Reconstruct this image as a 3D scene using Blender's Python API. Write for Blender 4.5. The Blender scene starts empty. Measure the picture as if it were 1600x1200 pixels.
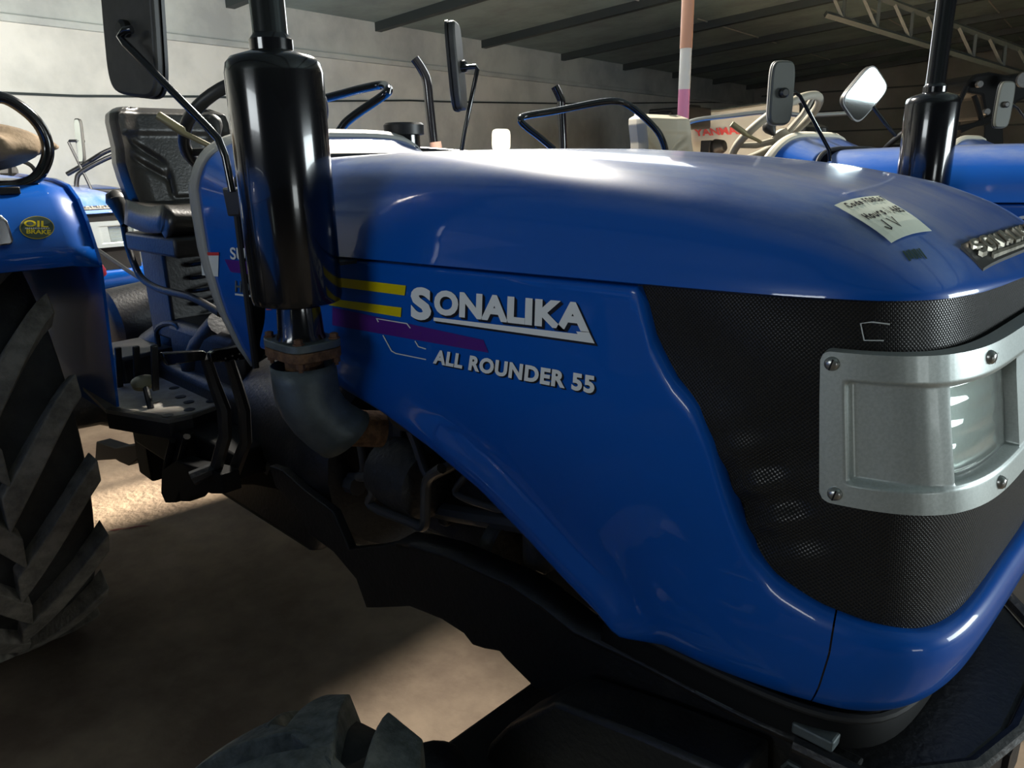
import bpy, math, random
import numpy as np
from math import sin, cos, pi, radians, sqrt, atan2, exp
random.seed(7)
SC = bpy.context.scene
COL = SC.collection

# ------------------------------------------------------------------ camera
FPX, PITCH, ROLL, YAW, CAMZ = 1170.0, radians(16.65), radians(1.2), radians(45), 1.5
FLOOR = -0.10
_hd = np.array([-sin(YAW), cos(YAW), 0]); _r0 = np.array([cos(YAW), sin(YAW), 0])
FW = _hd * cos(PITCH) + np.array([0, 0, -sin(PITCH)])
_u0 = np.cross(_r0, FW)
UP = cos(ROLL) * _u0 + sin(ROLL) * _r0
RT = cos(ROLL) * _r0 - sin(ROLL) * _u0
CAM = np.array([0, 0, CAMZ])
from mathutils import Matrix, Vector
cd = bpy.data.cameras.new('camera'); cam = bpy.data.objects.new('camera', cd); COL.objects.link(cam)
cd.sensor_fit = 'HORIZONTAL'; cd.sensor_width = 36; cd.lens = FPX / 1600 * 36
cd.clip_start = 0.02; cd.clip_end = 200
m = Matrix.Identity(4)
for i in range(3):
    m[i][0] = RT[i]; m[i][1] = UP[i]; m[i][2] = -FW[i]; m[i][3] = CAM[i]
cam.matrix_world = m
SC.camera = cam

# ------------------------------------------------------------------ light
SC.view_settings.view_transform = 'Standard'; SC.view_settings.look = 'None'
SC.view_settings.gamma = 1; SC.view_settings.use_curve_mapping = False
SC.view_settings.exposure = 0.0
W = bpy.data.worlds.new('world'); SC.world = W; W.use_nodes = True
W.node_tree.nodes['Background'].inputs[0].default_value = (0.55, 0.7, 0.8, 1)
W.node_tree.nodes['Background'].inputs[1].default_value = 0.03

def area(name, loc, target, sx, sy, power, color):
    d = bpy.data.lights.new(name, 'AREA'); d.shape = 'RECTANGLE'; d.size = sx; d.size_y = sy
    d.energy = power; d.color = color
    o = bpy.data.objects.new(name, d); COL.objects.link(o); o.location = loc
    o.rotation_euler = (Vector(target) - Vector(loc)).to_track_quat('-Z', 'Y').to_euler()
    return o
def spot(name, loc, target, ang, power, color, rad):
    d = bpy.data.lights.new(name, 'SPOT'); d.energy = power; d.color = color; d.spot_size = radians(ang); d.spot_blend = .25; d.shadow_soft_size = rad
    o = bpy.data.objects.new(name, d); COL.objects.link(o); o.location = loc
    o.rotation_euler = (Vector(target) - Vector(loc)).to_track_quat('-Z', 'Y').to_euler()
    return o
area('doorway_daylight', (4.4, 4.8, 1.6), (-0.2, 1.4, 1.25), 3.0, 1.3, 265, (0.86, 0.97, 1.0))
area('front_opening', (5.2, -0.35, 0.95), (-1.6, 0.6, 0.9), 1.2, 0.5, 14, (0.90, 0.97, 0.98))
area('side_opening', (-1.0, -6.0, 2.75), (-1.0, 1.0, 1.2), 2.6, 0.8, 80, (0.90, 0.97, 1.0))
area('skylight_near_wall', (-5.0, 0.9, 2.0), (-8.2, 1.0, 1.5), 4, 1.0, 125, (1.0, 0.95, 0.86))
area('skylight_over_rows', (-4.0, 5.0, 3.3), (-2.2, 3.0, 0), 1.6, 2.6, 60, (0.92, 0.98, 1.0))
area('floor_patch_fill', (-3.25, 2.9, 3.35), (-1.6, 1.0, 0.2), 0.3, 0.4, 330, (1.0, 0.93, 0.82))  # added lamp without a roof opening, brightens floor patch and bonnet top
spot('footplate_fill', (-1.95, 2.5, 3.4), (-2.47, 1.0, 0.8), 11, 900, (1.0, 0.95, 0.86), 0.06)  # added spot, no hole in the roof; brightens the footplate
spot('far_end_opening', (-2.7, 14.0, 1.4), (-2.7, 1.3, -0.8), 14, 330000, (1.0, 0.87, 0.68), 0.25)

# ------------------------------------------------------------------ pixel helpers (1600 x 1200)
def ray(px, py): return FW + RT * ((px - 800) / FPX) + UP * ((600 - py) / FPX)
def P(px, py, **k):
    d = ray(px, py); a, v = list(k.items())[0]; i = 'xyz'.index(a)
    return CAM + d * ((v - CAM[i]) / d[i])
def PD(px, py, D):
    d = ray(px, py); return CAM + d * (D / float(d @ _hd))
def PN(px, py, n, q):
    d = ray(px, py); return CAM + d * (float(np.dot(n, np.array(q) - CAM)) / float(np.dot(n, d)))
def lerp(a, b, t): return a + (b - a) * t
def interp(x, tab):
    return float(np.interp(x, [t[0] for t in tab], [t[1] for t in tab]))
def sst(a, b, x):
    t = min(1, max(0, (x - a) / (b - a))); return t * t * (3 - 2 * t)

# ------------------------------------------------------------------ materials
def mat(name, col, rough=0.5, metal=0.0, coat=0.0, col2=None, nscale=8.0, lo=0.4, hi=0.65, bump=0.0, bscale=60.0,
        rough2=None, detail=6, spec=None, stretch=None):
    m = bpy.data.materials.new(name); m.use_nodes = True
    nt = m.node_tree; N = nt.nodes; L = nt.links; b = N['Principled BSDF']
    b.inputs['Base Color'].default_value = (*col, 1); b.inputs['Roughness'].default_value = rough
    b.inputs['Metallic'].default_value = metal
    if spec is not None: b.inputs['Specular IOR Level'].default_value = spec
    if coat:
        b.inputs['Coat Weight'].default_value = coat; b.inputs['Coat Roughness'].default_value = 0.04
    tc = N.new('ShaderNodeTexCoord'); vec = tc.outputs['Object']
    if stretch:
        mp = N.new('ShaderNodeMapping'); mp.inputs['Scale'].default_value = stretch
        L.new(vec, mp.inputs['Vector']); vec = mp.outputs[0]
    if col2 is not None:
        n = N.new('ShaderNodeTexNoise'); n.inputs['Scale'].default_value = nscale; n.inputs['Detail'].default_value = detail
        n.inputs['Roughness'].default_value = 0.6
        L.new(vec, n.inputs['Vector'])
        r = N.new('ShaderNodeMapRange'); r.inputs[1].default_value = lo; r.inputs[2].default_value = hi
        L.new(n.outputs['Fac'], r.inputs[0])
        mx = N.new('ShaderNodeMix'); mx.data_type = 'RGBA'
        mx.inputs[6].default_value = (*col, 1); mx.inputs[7].default_value = (*col2, 1)
        L.new(r.outputs[0], mx.inputs[0]); L.new(mx.outputs[2], b.inputs['Base Color'])
        if rough2 is not None:
            r2 = N.new('ShaderNodeMapRange'); r2.inputs[3].default_value = rough; r2.inputs[4].default_value = rough2
            L.new(r.outputs[0], r2.inputs[0]); L.new(r2.outputs[0], b.inputs['Roughness'])
    if bump:
        n2 = N.new('ShaderNodeTexNoise'); n2.inputs['Scale'].default_value = bscale; n2.inputs['Detail'].default_value = 4
        L.new(vec, n2.inputs['Vector'])
        bp = N.new('ShaderNodeBump'); bp.inputs['Strength'].default_value = bump; bp.inputs['Distance'].default_value = 0.01
        L.new(n2.outputs['Fac'], bp.inputs['Height']); L.new(bp.outputs[0], b.inputs['Normal'])
    return m

BLUE = mat('blue_paint', (0.0005, 0.088, 0.43), 0.35, 0, 0.5, spec=0.2)
def blue_dust_sheen():
    m = mat('blue_paint_dust_sheen', (0.0005, 0.088, 0.43), 0.35, 0, 0.75, spec=0.25)
    nt = m.node_tree; N = nt.nodes; L = nt.links; b = N['Principled BSDF']
    g = N.new('ShaderNodeNewGeometry'); sx = N.new('ShaderNodeSeparateXYZ'); L.new(g.outputs['Normal'], sx.inputs[0])
    mr = N.new('ShaderNodeMapRange'); mr.inputs[1].default_value = 0.55; mr.inputs[2].default_value = 1.0
    L.new(sx.outputs['Z'], mr.inputs[0])
    tc = N.new('ShaderNodeTexCoord'); mp = N.new('ShaderNodeMapping'); mp.inputs['Scale'].default_value = (0.6, 1.6, 1)
    L.new(tc.outputs['Object'], mp.inputs[0])
    n = N.new('ShaderNodeTexNoise'); n.inputs['Scale'].default_value = 9; n.inputs['Detail'].default_value = 8; n.inputs['Roughness'].default_value = 0.7
    L.new(mp.outputs[0], n.inputs['Vector'])
    r2 = N.new('ShaderNodeMapRange'); r2.inputs[1].default_value = 0.25; r2.inputs[2].default_value = 0.8; r2.inputs[4].default_value = 0.85
    L.new(n.outputs['Fac'], r2.inputs[0])
    mu = N.new('ShaderNodeMath'); mu.operation = 'MULTIPLY'; L.new(mr.outputs[0], mu.inputs[0]); L.new(r2.outputs[0], mu.inputs[1])
    mx = N.new('ShaderNodeMix'); mx.data_type = 'RGBA'; mx.inputs[6].default_value = (0.0005, 0.088, 0.43, 1); mx.inputs[7].default_value = (0.36, 0.39, 0.42, 1)  # dust grey, made brighter to paint in the pale wall reflection too
    L.new(mu.outputs[0], mx.inputs[0]); L.new(mx.outputs[2], b.inputs['Base Color'])
    r3 = N.new('ShaderNodeMapRange'); r3.inputs[3].default_value = 0.05; r3.inputs[4].default_value = 0.16
    L.new(mu.outputs[0], r3.inputs[0]); L.new(r3.outputs[0], b.inputs['Coat Roughness'])
    return m
BLUED = blue_dust_sheen()
BLACKP = mat('black_gloss_paint', (0.006, 0.006, 0.007), 0.16, 0, 0.5)
BLACKM = mat('black_painted_steel', (0.010, 0.010, 0.011), 0.45, 0, 0, (0.022, 0.020, 0.018), 14, 0.5, 0.75, 0.15, 90)
BLACKR = mat('black_plastic', (0.016, 0.016, 0.015), 0.42)
GASKET = mat('rubber_gasket', (0.012, 0.012, 0.012), 0.7)
IRON = mat('dirty_cast_iron', (0.045, 0.042, 0.039), 0.5, 0, 0, (0.10, 0.088, 0.07), 18, 0.5, 0.75, 0.3, 70)
LOADM = mat('dark_loader_paint', (0.005, 0.005, 0.005), 0.7, spec=0.15)
HOSE = mat('rubber_hose', (0.085, 0.080, 0.074), 0.42)
FILTER = mat('oily_brown_canister', (0.15, 0.13, 0.095), 0.4, 0.1, 0, (0.09, 0.078, 0.06), 12)
RUST = mat('rusty_flange', (0.20, 0.105, 0.05), 0.75, 0.2, 0, (0.10, 0.05, 0.025), 60, 0.4, 0.6, 0.3, 140)
BOLT = mat('rusty_bolt', (0.16, 0.085, 0.05), 0.6, 0.4)
ZINC = mat('grey_steel_sleeve', (0.13, 0.155, 0.16), 0.5, 0.35, 0, (0.075, 0.09, 0.09), 14, 0.4, 0.7, 0.12, 60)
STEEL = mat('bare_steel', (0.42, 0.42, 0.40), 0.32, 0.9)
SILVER = mat('silver_paint', (0.50, 0.54, 0.52), 0.38, 0.5, 0.15, (0.44, 0.48, 0.46), 300, 0.4, 0.6, 0.02, 700)
CHROME = mat('chrome', (0.62, 0.62, 0.60), 0.18, 1.0)
RUBBER = mat('tyre_rubber', (0.028, 0.027, 0.025), 0.75, 0, 0, (0.012, 0.012, 0.012), 14, 0.4, 0.65, 0.25, 60)
LUGM = mat('worn_lug_rubber', (0.23, 0.21, 0.175), 0.85, 0, 0, (0.11, 0.10, 0.083), 22, 0.35, 0.65, 0.3, 90)
LUGF = mat('dusty_front_lug_rubber', (0.24, 0.245, 0.205), 0.85, 0, 0, (0.12, 0.125, 0.10), 40, 0.35, 0.65, 0.35, 120)
PLATE = mat('dusty_footplate_steel', (0.40, 0.37, 0.32), 0.6, 0.2, 0, (0.26, 0.235, 0.2), 14, 0.4, 0.7, 0.15, 60)
GREYT = mat('grey_plastic_trim', (0.30, 0.30, 0.28), 0.6)
CREAM = mat('cream_plastic_trim', (0.62, 0.58, 0.47), 0.55)
VINYL = mat('black_vinyl', (0.020, 0.019, 0.017), 0.34, 0, 0, (0.034, 0.031, 0.026), 7, 0.4, 0.7, 0.10, 120)
BEIGEV = mat('faded_seat_vinyl', (0.34, 0.31, 0.24), 0.6)
LETTER = mat('silver_lettering', (0.82, 0.83, 0.80), 0.42)
LETSH = mat('black_lettering_shadow', (0.004, 0.004, 0.006), 0.4)
YELLOW = mat('yellow_stripe', (0.62, 0.50, 0.0), 0.35)
PURPLE = mat('purple_stripe', (0.075, 0.012, 0.19), 0.35, 0, 0, (0.09, 0.03, 0.16), 160, 0.6, 0.7)
WHITE = mat('white_print', (0.66, 0.68, 0.66), 0.45)
REDP = mat('red_print', (0.55, 0.035, 0.03), 0.45)
ORANGE = mat('orange_print', (0.75, 0.10, 0.01), 0.45)
DGREEN = mat('dark_green_print', (0.015, 0.045, 0.03), 0.45)
PAPER = mat('paper_note', (0.80, 0.84, 0.70), 0.8)
INK = mat('marker_ink', (0.008, 0.008, 0.012), 0.6)
BADGE = mat('worn_badge_metal', (0.42, 0.39, 0.32), 0.35, 0.8, 0, (0.2, 0.18, 0.14), 50)
MIRROR = mat('mirror_glass', (0.8, 0.86, 0.86), 0.04, 1.0)
MIRBACK = mat('mirror_back_plastic', (0.035, 0.034, 0.030), 0.5, 0, 0, (0.05, 0.048, 0.042), 25)
OLIVEG = mat('olive_mirror_plastic', (0.085, 0.09, 0.075), 0.5)
OLIVE = mat('aged_brass_lever', (0.22, 0.19, 0.10), 0.45, 0.3)
REDK = mat('dark_red_knob', (0.16, 0.012, 0.02), 0.4)
SACK = mat('brown_sacking', (0.26, 0.19, 0.115), 0.85, 0, 0, (0.14, 0.105, 0.07), 7, 0.4, 0.65, 0.5, 25)
RIM = mat('wheel_rim_paint', (0.55, 0.52, 0.42), 0.45)
LAMPRED = mat('red_tail_lens', (0.35, 0.01, 0.01), 0.25)
def glass_mat():
    m = bpy.data.materials.new('lamp_glass'); m.use_nodes = True
    b = m.node_tree.nodes['Principled BSDF']
    b.inputs['Base Color'].default_value = (0.93, 0.98, 0.95, 1); b.inputs['Roughness'].default_value = 0.03
    b.inputs['Transmission Weight'].default_value = 0.9; b.inputs['IOR'].default_value = 1.45
    return m
GLASS = glass_mat()
def mesh_mat():
    m = bpy.data.materials.new('black_perforated_mesh'); m.use_nodes = True
    nt = m.node_tree; N = nt.nodes; L = nt.links; b = N['Principled BSDF']
    b.inputs['Roughness'].default_value = 0.38
    uv = N.new('ShaderNodeUVMap'); mp = N.new('ShaderNodeMapping')
    mp.inputs['Rotation'].default_value = (0, 0, pi / 4); mp.inputs['Scale'].default_value = (290, 290, 290)
    L.new(uv.outputs[0], mp.inputs[0])
    v = N.new('ShaderNodeTexVoronoi'); v.inputs['Randomness'].default_value = 0.0; v.inputs['Scale'].default_value = 1
    v.voronoi_dimensions = '2D'; L.new(mp.outputs[0], v.inputs['Vector'])
    r = N.new('ShaderNodeMapRange'); r.inputs[1].default_value = 0.30; r.inputs[2].default_value = 0.50
    L.new(v.outputs['Distance'], r.inputs[0])
    mx = N.new('ShaderNodeMix'); mx.data_type = 'RGBA'
    mx.inputs[6].default_value = (0.004, 0.004, 0.004, 1); mx.inputs[7].default_value = (0.030, 0.026, 0.021, 1)
    L.new(r.outputs[0], mx.inputs[0])
    n = N.new('ShaderNodeTexNoise'); n.inputs['Scale'].default_value = 9; n.inputs['Detail'].default_value = 5; L.new(uv.outputs[0], n.inputs['Vector'])
    mx2 = N.new('ShaderNodeMix'); mx2.data_type = 'RGBA'; mx2.blend_type = 'MULTIPLY'; mx2.inputs[0].default_value = 0.7
    L.new(mx.outputs[2], mx2.inputs[6]); L.new(n.outputs['Fac'], mx2.inputs[7])
    L.new(mx2.outputs[2], b.inputs['Base Color'])
    bp = N.new('ShaderNodeBump'); bp.inputs['Strength'].default_value = 0.6; bp.inputs['Distance'].default_value = 0.0015
    L.new(r.outputs[0], bp.inputs['Height']); L.new(bp.outputs[0], b.inputs['Normal'])
    rr = N.new('ShaderNodeMapRange'); rr.inputs[3].default_value = 0.9; rr.inputs[4].default_value = 0.33
    L.new(r.outputs[0], rr.inputs[0]); L.new(rr.outputs[0], b.inputs['Roughness'])
    return m
MESHM = mesh_mat()

# ------------------------------------------------------------------ geometry builder
OFF = np.zeros(3)
class G:
    def __init__(s): s.v = []; s.f = []
    def add(s, vs, fs):
        k = len(s.v); s.v += [tuple(float(c) for c in v) for v in vs]; s.f += [tuple(i + k for i in f) for f in fs]; return s
    def box(s, c, size, rot=None):
        vs = []
        R = Matrix.Identity(3) if rot is None else (Matrix.Rotation(rot[2], 3, 'Z') @ Matrix.Rotation(rot[1], 3, 'Y') @ Matrix.Rotation(rot[0], 3, 'X'))
        for x in (-.5, .5):
            for y in (-.5, .5):
                for z in (-.5, .5):
                    vs.append(Vector(c) + R @ Vector((x * size[0], y * size[1], z * size[2])))
        return s.add(vs, [(0, 1, 3, 2), (4, 6, 7, 5), (0, 4, 5, 1), (2, 3, 7, 6), (0, 2, 6, 4), (1, 5, 7, 3)])
    def tube(s, path, r, n=10, closed=False, caps=True):
        p = [np.array(q, float) for q in path]; m = len(p)
        rs = r if isinstance(r, (list, tuple)) else [r] * m
        T = []
        for i in range(m):
            a = p[(i - 1) % m] if (closed or i > 0) else p[0]
            b = p[(i + 1) % m] if (closed or i < m - 1) else p[-1]
            t = b - a; T.append(t / (np.linalg.norm(t) + 1e-9))
        u = np.cross(T[0], [0, 0, 1]);
        if np.linalg.norm(u) < 1e-3: u = np.cross(T[0], [1, 0, 0])
        u /= np.linalg.norm(u); vs = []; fs = []
        for i in range(m):
            u = u - T[i] * (u @ T[i]); u /= np.linalg.norm(u); w = np.cross(T[i], u)
            for k in range(n):
                a = 2 * pi * k / n; vs.append(p[i] + rs[i] * (cos(a) * u + sin(a) * w))
        for i in range(m if closed else m - 1):
            j = (i + 1) % m
            for k in range(n):
                l = (k + 1) % n; fs.append((i * n + k, i * n + l, j * n + l, j * n + k))
        if caps and not closed:
            fs.append(tuple(range(n))[::-1]); fs.append(tuple(range((m - 1) * n, m * n)))
        return s.add(vs, fs)
    def lathe(s, prof, org, axis=(0, 0, 1), n=32, caps=True):
        a = np.array(axis, float); a /= np.linalg.norm(a)
        u = np.cross(a, [0, 0, 1])
        if np.linalg.norm(u) < 1e-3: u = np.array([1., 0, 0])
        u /= np.linalg.norm(u); w = np.cross(a, u); vs = []; fs = []
        for (r, h) in prof:
            for k in range(n):
                t = 2 * pi * k / n; vs.append(np.array(org) + a * h + r * (cos(t) * u + sin(t) * w))
        for i in range(len(prof) - 1):
            for k in range(n):
                l = (k + 1) % n; fs.append((i * n + k, i * n + l, (i + 1) * n + l, (i + 1) * n + k))
        if caps:
            fs.append(tuple(range(n))[::-1]); fs.append(tuple(range((len(prof) - 1) * n, len(prof) * n)))
        return s.add(vs, fs)
    def prism(s, poly, ext):
        n = len(poly); e = np.array(ext, float)
        vs = [np.array(q, float) for q in poly] + [np.array(q, float) + e for q in poly]
        fs = [tuple(range(n))[::-1], tuple(range(n, 2 * n))] + [(i, (i + 1) % n, n + (i + 1) % n, n + i) for i in range(n)]
        return s.add(vs, fs)
    def grid(s, rows):
        a = len(rows); b = len(rows[0]); vs = [q for r in rows for q in r]
        fs = [(i * b + j, i * b + j + 1, (i + 1) * b + j + 1, (i + 1) * b + j) for i in range(a - 1) for j in range(b - 1)]
        return s.add(vs, fs)

def mk(name, g, material, parent=None, smooth=40, bevel=0, solid=0, label=None, sub=0, uv=None):
    me = bpy.data.meshes.new(name)
    vs = [tuple(np.array(v) - OFF) for v in g.v]
    me.from_pydata(vs, [], g.f); me.validate(); me.update()
    import bmesh
    bm = bmesh.new(); bm.from_mesh(me); bmesh.ops.recalc_face_normals(bm, faces=bm.faces); bm.to_mesh(me); bm.free()
    if uv is not None:
        l = me.uv_layers.new(name='UVMap')
        for lp in me.loops: l.data[lp.index].uv = uv[lp.vertex_index]
    me.materials.append(material)
    if smooth:
        me.polygons.foreach_set('use_smooth', [True] * len(me.polygons)); me.set_sharp_from_angle(angle=radians(smooth))
    o = bpy.data.objects.new(name, me); COL.objects.link(o)
    if parent is not None: o.parent = parent
    if solid:
        md = o.modifiers.new('solid', 'SOLIDIFY'); md.thickness = abs(solid); md.offset = -1 if solid > 0 else 1
    if bevel:
        md = o.modifiers.new('bevel', 'BEVEL'); md.width = bevel; md.segments = 2; md.limit_method = 'ANGLE'
    if sub:
        md = o.modifiers.new('sub', 'SUBSURF'); md.levels = sub; md.render_levels = sub
    if label: o['label'] = label
    return o
def empty(name, loc, label, cat, group=None):
    o = bpy.data.objects.new(name, None); COL.objects.link(o); o.location = loc
    o.empty_display_size = 0.2
    o['label'] = label; o['category'] = cat
    if group: o['group'] = group
    return o
def tag(o, label, cat, group=None):
    o['label'] = label; o['category'] = cat
    if group: o['group'] = group
    return o
def struct(o): o['kind'] = 'structure'; return o
def kids(o): return [c for c in o.children]
def copy_tree(o, parent=None, skip=()):
    c = o.copy(); COL.objects.link(c)
    if parent is not None: c.parent = parent
    for ch in kids(o):
        if any(ch.name.split('.')[0] == q for q in skip): continue
        copy_tree(ch, c, skip)
    return c

# stroke lettering -----------------------------------------------------------
_S = [(1, .80), (.80, 1), (.2, 1), (0, .80), (0, .68), (.2, .54), (.8, .46), (1, .32), (1, .2), (.8, 0), (.2, 0), (0, .2)]
_O = [(.22, 0), (.78, 0), (1, .2), (1, .8), (.78, 1), (.22, 1), (0, .8), (0, .2), (.22, 0)]
FONT = {
 'S': [_S], 'O': [_O], 'N': [[(0, 0), (0, 1)], [(0, 1), (1, 0)], [(1, 0), (1, 1)]],
 'A': [[(0, 0), (.42, 1), (.58, 1), (1, 0)], [(.2, .28), (.8, .28)]], 'L': [[(0, 1), (0, 0), (1, 0)]], 'I': [[(.0, 0), (.0, 1)]],
 'K': [[(0, 0), (0, 1)], [(1, 1), (.12, .42)], [(.38, .62), (1, 0)]], 'R': [[(0, 0), (0, 1), (.78, 1), (1, .85), (1, .62), (.78, .48), (0, .48)], [(.55, .48), (1, 0)]],
 'U': [[(0, 1), (0, .2), (.22, 0), (.78, 0), (1, .2), (1, 1)]], 'D': [[(0, 0), (0, 1), (.7, 1), (1, .75), (1, .25), (.7, 0), (0, 0)]],
 'E': [[(1, 1), (0, 1), (0, 0), (1, 0)], [(0, .52), (.85, .52)]], '5': [[(.95, 1), (.12, 1), (.05, .55), (.75, .6), (1, .42), (1, .2), (.78, 0), (.2, 0), (0, .18)]],
 'Y': [[(0, 1), (.5, .5), (1, 1)], [(.5, .5), (.5, 0)]], 'M': [[(0, 0), (0, 1), (.5, .35), (1, 1), (1, 0)]], 'P': [[(0, 0), (0, 1), (.78, 1), (1, .85), (1, .6), (.78, .45), (0, .45)]],
 'H': [[(0, 0), (0, 1)], [(1, 0), (1, 1)], [(0, .5), (1, .5)]], 'B': [[(0, 0), (0, 1), (.75, 1), (.95, .85), (.95, .65), (.75, .52), (0, .52)], [(.75, .52), (1, .38), (1, .15), (.78, 0), (0, 0)]],
 'T': [[(0, 1), (1, 1)], [(.5, 1), (.5, 0)]], 'F': [[(1, 1), (0, 1), (0, 0)], [(0, .52), (.8, .52)]],
 'C': [[(1, .8), (.78, 1), (.22, 1), (0, .8), (0, .2), (.22, 0), (.78, 0), (1, .2)]], 'V': [[(0, 1), (.5, 0), (1, 1)]], 'J': [[(.7, 1), (.6, .1), (.3, 0), (0, .4)]],
 '0': [_O], '1': [[(.2, .8), (.5, 1), (.5, 0)]], '4': [[(.7, 0), (.7, 1), (0, .35), (1, .35)]], '6': [[(.9, .95), (.4, .85), (0, .3), (.2, 0), (.8, 0), (1, .3), (.75, .52), (.1, .4)]],
 '7': [[(0, 1), (1, 1), (.4, 0)]], '8': [[(.5, .53), (.1, .75), (.5, 1), (.9, .75), (.5, .53), (0, .25), (.5, 0), (1, .25), (.5, .53)]],
 'o': [[(.5, .6), (0, .4), (0, .15), (.5, 0), (1, .15), (1, .4), (.5, .6)]], 'd': [[(1, 1), (1, 0), (.3, 0), (0, .25), (.3, .55), (1, .5)]],
 'e': [[(0, .3), (1, .35), (.8, .6), (.2, .6), (0, .3), (.25, 0), (1, .08)]], 'u': [[(0, .6), (.1, .1), (.5, 0), (1, .2), (1, .6), (1, 0)]],
 'r': [[(0, .6), (.1, 0)], [(.05, .4), (.5, .62), (1, .55)]], 's': [[(1, .55), (.4, .62), (.1, .45), (.9, .2), (.5, 0), (0, .08)]],
 ':': [[(.4, .5), (.5, .42)], [(.4, .12), (.5, .04)]], ',': [[(.5, .1), (.2, -.2)]], ' ': [], '/': [[(0, 0), (1, 1)]],
}
WID = {'I': 0.0, 'M': 1.25, 'N': 1.05, 'A': 1.1, ' ': .55, ':': .4, ',': .3, '1': .5, 'L': .85, 'E': .85, 'F': .8}
def stroke_poly(pts, t, asp):
    """mitred ribbon (list of quads) along pts; thickness t in v units; asp = v units per u unit correction"""
    p = [np.array(q, float) for q in pts]; n = len(p); closed = np.allclose(p[0], p[-1])
    if closed: p = p[:-1]; n -= 1
    L = []; R = []
    for i in range(n):
        a = p[(i - 1) % n] if (closed or i > 0) else None; b = p[(i + 1) % n] if (closed or i < n - 1) else None
        d1 = None if a is None else (p[i] - a) / np.linalg.norm(p[i] - a)
        d2 = None if b is None else (b - p[i]) / np.linalg.norm(b - p[i])
        if d1 is None: d1 = d2
        if d2 is None: d2 = d1
        n1 = np.array([-d1[1], d1[0]]); n2 = np.array([-d2[1], d2[0]])
        mm = n1 + n2; ln = np.linalg.norm(mm)
        mm = n1 if ln < .2 else mm / ln
        k = min(1.7, 1 / max(.3, mm @ n1)); L.append(p[i] + mm * t / 2 * k); R.append(p[i] - mm * t / 2 * k)
    q = []
    for i in range(n if closed else n - 1):
        j = (i + 1) % n; q.append((L[i], L[j], R[j], R[i]))
    return q
def text_quads(txt, t=.24, gap=.22, w=.62, caps_big=False):
    """quads in a frame whose height is 1; returns quads, total width"""
    out = []; x = 0
    for ch in txt:
        cw = WID.get(ch, 1.0) * w
        if ch == ' ': x += .5 * w + gap; continue
        for pl in FONT[ch]:
            pts = [(x + t / 2 + px * cw, t / 2 + py * (1 - t)) for px, py in pl]
            out += stroke_poly(pts, t, 1)
        x += cw + t + gap
    return out, x - gap
def quadmap(c):  # c: BL, BR, TR, TL points
    c = [np.array(q, float) for q in c]
    return lambda u, v: (c[0] * (1 - u) + c[1] * u) * (1 - v) + (c[3] * (1 - u) + c[2] * u) * v
def glyphs(txt, bold=.03, spacing=1.0, sx=1.0):
    cu = bpy.data.curves.new('lettering_source', 'FONT'); cu.body = txt; cu.offset = bold; cu.space_character = spacing; cu.resolution_u = 4; cu.fill_mode = 'FRONT'
    ob = bpy.data.objects.new('lettering_source', cu); COL.objects.link(ob)
    dg = bpy.context.evaluated_depsgraph_get(); dg.update()
    me = bpy.data.meshes.new_from_object(ob.evaluated_get(dg))
    V = np.array([(v.co.x, v.co.y) for v in me.vertices]); F = [tuple(p.vertices) for p in me.polygons]
    bpy.data.objects.remove(ob); bpy.data.curves.remove(cu); bpy.data.meshes.remove(me)
    lo, hi = V.min(0), V.max(0); V = (V - lo) / (hi - lo)
    return V, F
def glyph_geo(VF, fn, dx=0, dy=0):
    V, F = VF; g = G(); g.add([fn(x + dx, y + dy) for x, y in V], F); return g
def decal_geo(quads, fn, thick=None):
    g = G()
    for k, q in enumerate(quads):
        vs = [np.array(fn(*p), float) for p in q]; t_ = CAM - vs[0]; t_ = t_ / np.linalg.norm(t_) * 2.5e-5 * k
        g.add([v + t_ for v in vs], [(0, 1, 2, 3)])
    return g

# ================================================================== SETTING
wn = np.array([cos(radians(7.2)), sin(radians(7.2)), 0])       # normal of the back wall (towards the tractors)
wd = np.array([-sin(radians(7.2)), cos(radians(7.2)), 0])      # along the back wall
WQ = PD(450, 12, 9.0)
EAVE = float(WQ[2])
def wallpt(px, py, o=0.0): return PN(px, py, wn, WQ + wn * o)
corner = wallpt(1180, 133); 
base0 = np.array([WQ[0], WQ[1], 0])
def along(t, n=0.0, z=0.0):  # t metres along wall from WQ, n metres off it
    q = base0 + wd * t + wn * n; return np.array([q[0], q[1], z])
tc_ = float((corner - WQ) @ wd)
WALLM = mat('whitewashed_plaster', (0.66, 0.66, 0.61), 0.85, 0, 0, (0.46, 0.47, 0.44), 1.5, 0.40, 0.70, 0.35, 9, detail=9)
WALLB = mat('grey_plaster_band', (0.50, 0.53, 0.50), 0.9, 0, 0, (0.36, 0.38, 0.37), 1.6, 0.4, 0.65, 0.4, 9, detail=9)
WALLD = mat('grey_block_wall', (0.26, 0.26, 0.25), 0.9, 0, 0, (0.18, 0.18, 0.17), 1.2, 0.35, 0.7)
FLOORM = mat('dusty_concrete', (0.22, 0.165, 0.113), 0.85, 0, 0, (0.105, 0.072, 0.048), 2.6, 0.36, 0.66, 0.25, 30, detail=10)
ROOFM = mat('roof_sheet', (0.30, 0.38, 0.37), 0.7, 0, 0, (0.22, 0.275, 0.27), 2.0)
ROOFG = mat('light_gap_pale', (0.5, 0.5, 0.45), 0.4)
RAFT = mat('dark_steel_rafter', (0.035, 0.045, 0.045), 0.5)
g = G().box((0, 8, FLOOR - .05), (60, 60, .1)); struct(mk('floor', g, FLOORM, smooth=0))
g = G(); a, b = along(-12, 0, FLOOR), along(tc_, 0, FLOOR); h = EAVE
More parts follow.
